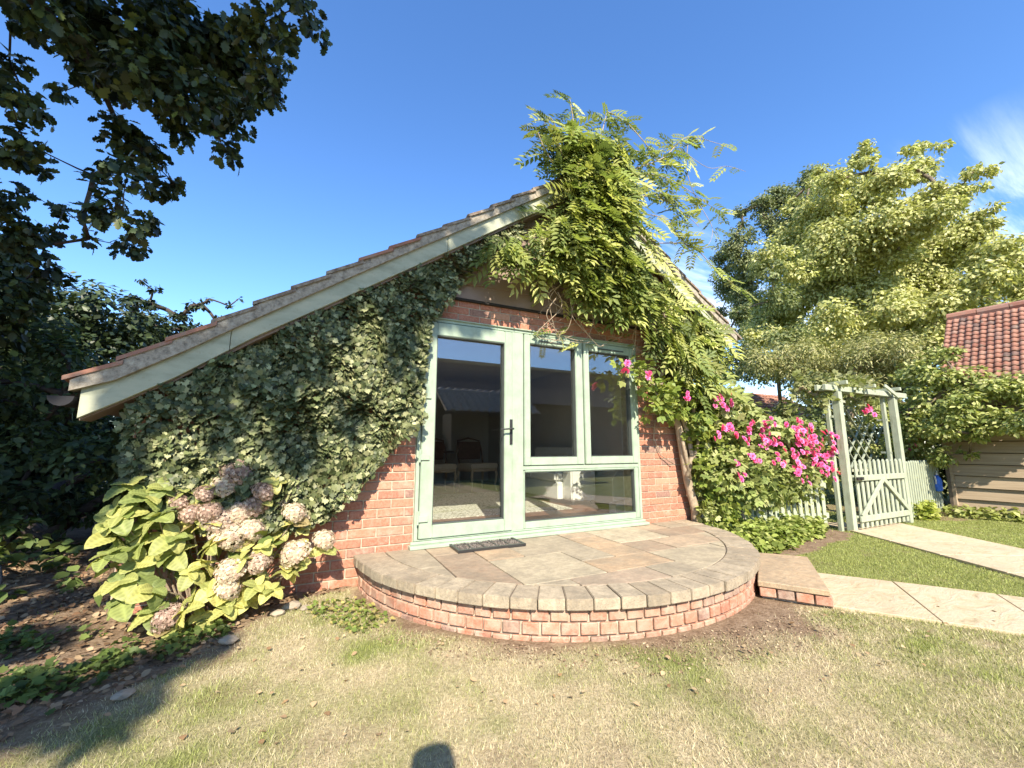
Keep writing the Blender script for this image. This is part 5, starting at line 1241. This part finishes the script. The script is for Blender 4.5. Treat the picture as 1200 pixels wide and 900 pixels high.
THICK = [(-2.6,2.9,2.1,0.45),(-2.9,3.0,2.4,0.4),(-3.0,2.8,1.8,0.43),(-2.6,2.9,1.7,0.4),(-2.0,3.1,1.7,0.32),(-2.8,2.9,1.1,0.48),(-2.2,2.5,0.9,0.42),(-2.7,2.6,0.5,0.4),(-2.4,3.1,0.3,0.41),(-2.0,3.1,0.6,0.35),(-2.3,2.4,0.1,0.22),(-2.2,3.4,1.3,0.44),(-3.3,2.4,1.7,0.51),(-3.0,2.1,0.8,0.48),(-2.8,2.8,0.0,0.25),(-3.2,2.2,2.5,0.5),(-1.9,2.8,1.0,.35),(-1.8,2.9,.4,.35),(-1.7,3.2,1.3,.35),(-1.6,3.0,.8,.35),(-1.55,2.6,.3,.3)]
def back(bl_): return bl_+[(x+random.uniform(-1.6,-.1), y+random.uniform(.8,2.4), z, r*1.2) for x, y, z, r in bl_]
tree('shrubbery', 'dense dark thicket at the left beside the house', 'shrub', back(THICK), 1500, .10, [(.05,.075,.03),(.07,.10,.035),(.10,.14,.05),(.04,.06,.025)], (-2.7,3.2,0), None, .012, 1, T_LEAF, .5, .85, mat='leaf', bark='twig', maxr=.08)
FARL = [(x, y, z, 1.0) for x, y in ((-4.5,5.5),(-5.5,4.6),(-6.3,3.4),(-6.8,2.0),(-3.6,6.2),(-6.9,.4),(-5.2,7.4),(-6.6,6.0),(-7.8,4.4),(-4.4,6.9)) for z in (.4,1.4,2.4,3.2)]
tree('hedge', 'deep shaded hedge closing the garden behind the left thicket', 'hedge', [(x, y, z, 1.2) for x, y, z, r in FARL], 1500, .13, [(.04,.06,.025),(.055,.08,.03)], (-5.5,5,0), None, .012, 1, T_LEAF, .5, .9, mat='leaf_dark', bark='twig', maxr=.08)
LOWW = [(-1.9,1.6,.12,.16),(-2.2,1.3,.15,.2),(-2.6,1.5,.2,.2),(-1.7,1.9,.15,.15),(-2.4,1.9,.3,.25),(-2.9,1.6,.4,.3),(-1.6,.9,.06,.10),(-1.9,.7,.08,.12)]
tree('weed_patch', 'low leafy weeds at the edge of the dark thicket', 'weeds', LOWW, 1500, .09, [(.10,.15,.04),(.16,.21,.06)], (-2.1,1.5,0), None, .005, 1, T_BROAD, .7, .7, maxr=.01)

# ------------------------------------------------------------------ the oak overhead
OAK = [(-2.03,0.37,4.42,0.23),(-1.98,0.81,4.84,0.35),(-1.61,0.62,4.73,0.38),(-1.41,0.91,5.14,0.47),(-1.08,0.96,5.25,0.44),(-0.59,0.07,4.81,0.26),(-0.33,-0.12,4.9,0.15),(-2.06,1.42,4.92,0.31),(-1.47,0.67,4.4,0.35),(-1.17,0.71,4.4,0.36),(-1.13,1.87,5.18,0.37),(-1.01,1.35,4.27,0.15),(-1.51,1.7,4.77,0.29),(-2.05,0.89,4.48,0.15),(-0.51,0.88,5.48,0.13),(-0.61,0.38,4.7,0.1),(-1.02,1.16,5.06,0.32),(-2.65,1.14,5.01,0.15),(-2.36,0.77,4.59,0.11),(-1.99,1.58,4.39,0.2),(-1.8,1.6,4.22,0.27),(-1.59,0.79,3.47,0.19),(-1.72,1.93,4.0,0.19),(-2.11,1.55,3.79,0.1),(-1.84,1.26,3.34,0.18),(-1.52,0.91,3.11,0.17),(-2.03,2.33,3.39,0.15),(-2.11,1.49,3.39,0.11),(-2.24,1.99,3.29,0.09),(-2.88,2.93,3.98,0.12),(-1.56,1.86,4.06,0.08),(-2.77,1.44,4.7,0.14),(-2.42,0.86,3.99,0.2),(-2.61,1.51,4.29,0.16),(-2.41,1.13,3.72,0.18),(-2.67,1.96,3.98,0.12),(-2.85,1.77,3.93,0.17),(-2.68,1.58,3.46,0.14),(-2.7,1.75,3.24,0.25),(-2.67,1.99,3.09,0.22),(-3.36,3.16,3.25,0.36),(-2.68,2.33,3.39,0.12),(-3.0,2.76,2.85,0.29),(-2.88,2.21,2.59,0.26),(-2.64,2.62,3.02,0.09),(-2.74,2.34,2.99,0.18),(-2.91,2.37,2.26,0.27)]
# the rest of the crown, spread between the trunk and the sun side; each clump shades a spot (x,y,z) below it
SHADED = [(.72,0,2.02,.18,8.2),(.78,0,1.62,.10,7.8),(.55,0,2.55,.22,8.4),(.95,0,2.75,.2,7.7),(.3,0,2.3,.18,8.5),(-.2,0,2.0,.2,8.3),(.12,0,1.55,.10,8),(-.95,0,1.35,.28,7.5),(-.6,0,1.5,.30,8),(-.25,0,1.75,.30,7.8),(-.15,0,1.35,.22,8.2),(.15,0,2.05,.24,8),(.5,0,2.35,.22,7.6),(.85,0,2.30,.26,8.3),(1.15,0,2.5,.25,7.9),(1.40,0,2.35,.18,8.1),(1.3,-.1,2.85,.25,8),
          (-.05,0,.95,.16,8),(-1.05,0,.85,.18,8.4),(-.30,0,.62,.14,8),(.35,0,1.15,.10,8),(-.8,-.2,1.75,.16,7),(-.45,-.2,2.05,.12,7.4),(0,-.2,2.4,.2,7),(.4,-.2,2.68,.18,7.4),(.85,-.2,3.0,.16,7),(1.15,-.2,3.2,.12,7.2),(1.75,-.2,3.65,.16,7),(2.1,-.2,3.85,.1,7),(1.5,-.2,3.45,.1,7),
          (-.85,-1.12,0,.20,8.5),(-.62,-1.26,0,.12,8),(-1.02,-.88,0,.13,9),(-.66,-.82,.0,.12,8.6),(-.48,-.75,0,.13,8.3),(-1.35,-.2,0,.22,9),(-1.55,-.75,0,.13,9),(-1.5,.7,0,.28,9),(-1.2,.25,.3,.16,8.4),(-2.2,.3,0,.25,9),
          (-2,1.3,0,.42,9.2),(-1.8,2,.5,.7,9),(-2.9,1.8,.8,.8,9.5),(-2.5,2.6,1.2,.9,9),(-2.6,2.6,2.2,.8,8.5),(-3.3,2.4,1.8,.8,9),(-1.9,3.0,.6,.6,9),(-3.6,1.0,.5,.8,9.5),(-2.9,3.4,2.6,.7,8),(-1.35,1.4,.3,.4,8.5),(-.45,-.05,1.15,.10,8)]
SH = []
for x, y, z, r, t_ in SHADED:
    p = Vector((x, y, z))+SUN_DIR*t_; SH.append((p.x, p.y, p.z, r*.84))
TOP = []
for x, y, z, r in OAK:
    if z > 3.2:
        p = Vector((x, y, z))+SUN_DIR*random.uniform(1.6, 3.0); TOP.append((p.x, p.y, p.z, max(.42, r*1.6)))
for x, y, z, r in ((-1.7,1.2,3.6,.5),(-2.6,1.6,3.6,.6),(-2.9,2.4,2.9,.6),(-2.4,1.1,4.3,.6)):
    p = Vector((x, y, z))+SUN_DIR*random.uniform(3.0, 4.0); TOP.append((p.x, p.y, p.z, r))
OAKX = [(x, y, z, r*1.03) for x, y, z, r in OAK]+[(x+random.uniform(-.25,.25), y+random.uniform(.2,.7), z+random.uniform(.0,.4), r*.8) for x, y, z, r in OAK if z > 4.5]
HIGH = [(random.uniform(-5.5,1.2), random.uniform(-6.5,-1.2), 0, random.uniform(.8,1.15)) for _ in range(34)]
HIGH = [(x, y, 4.6+.84*abs(y)+random.uniform(0,2), r) for x, y, _, r in HIGH]
HIGH += [(random.uniform(-9,-5.0), random.uniform(-7,.5), random.uniform(4.0,7.5), random.uniform(.9,1.2)) for _ in range(14)]
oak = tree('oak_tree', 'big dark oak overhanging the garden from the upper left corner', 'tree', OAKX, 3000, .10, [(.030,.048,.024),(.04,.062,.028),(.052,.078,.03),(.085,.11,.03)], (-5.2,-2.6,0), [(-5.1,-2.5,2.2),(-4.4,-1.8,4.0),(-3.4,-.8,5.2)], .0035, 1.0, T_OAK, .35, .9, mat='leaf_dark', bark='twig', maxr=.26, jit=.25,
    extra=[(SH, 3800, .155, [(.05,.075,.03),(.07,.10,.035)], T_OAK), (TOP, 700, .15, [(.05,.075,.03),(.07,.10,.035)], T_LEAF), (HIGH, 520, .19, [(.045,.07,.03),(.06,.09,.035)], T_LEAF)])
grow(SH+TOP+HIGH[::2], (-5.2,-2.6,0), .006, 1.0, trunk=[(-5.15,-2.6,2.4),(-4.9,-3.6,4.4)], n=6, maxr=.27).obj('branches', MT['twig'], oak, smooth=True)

# ------------------------------------------------------------------ what stands behind the photographer (seen in the glass)
bh = thing('neighbouring_barn', 'long dark barn across the garden, reflected in the window glass', 'barn')
s = Shape(); s.box((1.0,-18.0,-.1), (24,-12.4,3.1)); s.obj('wall', simple('black_weatherboard', (.035,.03,.028), .8, .2, 6), bh)
s = Shape(); s.add([(.6,-12.0,2.95),(24.4,-12.0,2.95),(24.4,-15.0,5.12),(.6,-15.0,5.12),(.6,-18.2,2.9),(24.4,-18.2,2.9)], [(0,1,2,3),(3,2,5,4),(0,3,4),(1,5,2)]); s.obj('roof', simple('slate_roof', (.075,.07,.068), .7, .2, 10), bh)
s = Shape(); s.box((.5,-15.12,5.06), (24.5,-14.88,5.22)); s.obj('ridge', simple('ridge_clay', (.34,.28,.2), .9, .1), bh)
ln = thing('garden_store', 'low open store with a pantile roof behind the photographer, reflected in the door', 'store')
s = Shape(); s.box((4.3,-10.6,-.1), (7.4,-9.6,2.2)); s.obj('wall', MT['dark'], ln)
a0 = Vector((4.0,-9.2,2.22)); up_ = Vector((0,-2.0,1.30)).normalized(); sl = Shape(); sl.add([a0, a0+Vector((3.6,0,0)), a0+Vector((3.6,0,0))+up_*1.7, a0+up_*1.7, a0+Vector((0,-.02,-.06)), a0+Vector((3.6,-.02,-.06)), a0+Vector((3.6,0,0))+up_*1.7+Vector((0,0,-.06)), a0+up_*1.7+Vector((0,0,-.06))], [(0,1,2,3),(7,6,5,4),(0,4,5,1),(3,2,6,7),(0,3,7,4),(1,5,6,2)]); lr = sl.obj('roof', MT['tile_old'], ln)
xx = Vector((-1,0,0)); er = Matrix((xx, up_, xx.cross(up_))).transposed().to_euler()
PTR = PTW.copy(); PTR.materials.clear(); PTR.materials.append(simple('pale_weathered_tile', (.42,.37,.32), .7, .2))
for j in range(6):
    for i in range(12):
        o = new_obj('tile', PTR, lr, a0+up_*(j*.28)+Vector(((i+1)*.29, 0, 0))+Vector((0,0,.03))); o.rotation_euler = er; o.scale = (1.1, 1.0, 1.0)
s = Shape(); s.box((3.95,-9.16,2.14), (7.65,-9.13,2.24)); s.obj('fascia', MT['gutter'], ln)
hg = [(x, -11.0+random.uniform(-.5,.5), z, .9) for x in (-7,-5.6,-4.2,-2.8,-1.4,0,1.4,2.8) for z in (.6,1.6,2.4)]
tree('hedge', 'clipped garden hedge behind the photographer', 'hedge', hg, 500, .14, [(.05,.08,.03),(.07,.10,.035)], (-2,-11,0), None, .012, 1, T_LEAF, .5, .9, maxr=.06)

# ------------------------------------------------------------------ the photographer, whose shadow falls on the lawn
def skin_body(name, chains, mat, parent, sub=2, root=0):
    """chains of (point, radius) sharing named joints"""
    verts, radii, edges, idx = [], [], [], {}
    for ch in chains:
        prev = None
        for key, p, r in ch:
            if key and key in idx: i = idx[key]
            else:
                i = len(verts); verts.append(p); radii.append(r)
                if key: idx[key] = i
            if prev is not None: edges.append((prev, i))
            prev = i
    me = bpy.data.meshes.new(name); me.from_pydata(verts, edges, []); o = new_obj(name, me, parent)
    md = o.modifiers.new('skin', 'SKIN'); md.use_smooth_shade = True
    sv = me.skin_vertices[0].data
    for i, r in enumerate(radii): sv[i].radius = (r, r) if not isinstance(r, tuple) else r
    sv[root].use_root = True
    o.modifiers.new('sub', 'SUBSURF').levels = sub; o.modifiers['sub'].render_levels = sub
    me.materials.append(mat); return o
skin_m = simple('skin', (.55,.34,.25), .55, .05, 10, 0); cloth = simple('navy_jumper', (.05,.07,.13), .9, .1, 20, .2); jeans = simple('blue_jeans', (.08,.12,.22), .9, .15, 30, .2)
hx, hy_ = -.06, -4.03
pe = thing('person', 'photographer in a navy jumper and jeans holding up a phone on the lawn', 'person')
V3 = lambda x, y, z: (hx+x, hy_+y, z)
chains = [[('pel', V3(0,0,.88), (.15,.11)), ('wai', V3(0,0,1.02), (.13,.10)), ('che', V3(0,.01,1.20), (.15,.11)), ('nk0', V3(0,0,1.36), (.08,.07)), ('nk', V3(0,.01,1.41), .05), ('hd0', V3(0,.03,1.48), .075), ('hd1', V3(0,.02,1.56), .085), ('hd2', V3(0,.01,1.61), .06)]]
for sg in (-1, 1):
    chains.append([('pel', None, 0), ('hip%d' % sg, V3(sg*.09,0,.82), .09), (None, V3(sg*.10,.02,.48), .06), (None, V3(sg*.10,0,.26), .05), (None, V3(sg*.105,-.02,.09), .036), (None, V3(sg*.11,.04,.045), .04), (None, V3(sg*.115,.15,.035), .032)])
    chains.append([('che', None, 0), ('sho%d' % sg, V3(sg*.18,0,1.30), .058), (None, V3(sg*.24,.02,1.08), .042), (None, V3(sg*.20,.16,.98), .036), (None, V3(sg*.11,.22,1.04), .024)])
body = skin_body('body', chains, cloth, pe)
hc = [[(None, V3(0,.03,1.49), (.07,.078)), (None, V3(0,.02,1.555), (.078,.092)), (None, V3(0,.01,1.645), (.06,.07))]]
skin_body('face', [[(None, V3(0,.035,1.445), .045), (None, V3(0,.038,1.50), (.070,.08)), (None, V3(0,.03,1.56), (.076,.09))]], skin_m, pe)
skin_body('hair', [[(None, V3(0,-.02,1.46), (.07,.06)), (None, V3(0,-.015,1.55), (.088,.09)), (None, V3(0,.0,1.64), (.085,.09)), (None, V3(0,.02,1.675), (.07,.07))]], simple('brown_hair', (.08,.05,.03), .8, .2), pe)
skin_body('jeans', [[('p', V3(0,0,.90), (.155,.115)), ('l', V3(-.09,0,.80), .10), (None, V3(-.10,.02,.48), .075), (None, V3(-.105,-.01,.12), .06)], [('p', None, 0), ('r', V3(.09,0,.80), .10), (None, V3(.10,.02,.48), .075), (None, V3(.105,-.01,.12), .06)]], jeans, pe)
for sg in (-1, 1):
    w = V3(sg*.11,.22,1.04); f = [[('w', w, .024), ('pm', V3(sg*.09,.250,1.075), (.030,.018))]]
    for q in range(4): f.append([('pm', None, 0), (None, V3(sg*(.085-.008*q),.268,1.095+.012*q-.01), .010), (None, V3(sg*(.070-.006*q),.276,1.10+.014*q-.012), .0085), (None, V3(sg*(.052-.004*q),.279,1.10+.014*q-.012), .0075)])
    f.append([('pm', None, 0), (None, V3(sg*.085,.252,1.11), .010), (None, V3(sg*.07,.254,1.125), .009)])
    skin_body('hand', f, skin_m, pe)
s = Shape(); s.box((-.075,-3.735,1.070), (.075,-3.727,1.142)); tag(s.obj('phone', MT['black'], None, .003), 'black phone held up sideways by the photographer', 'phone')
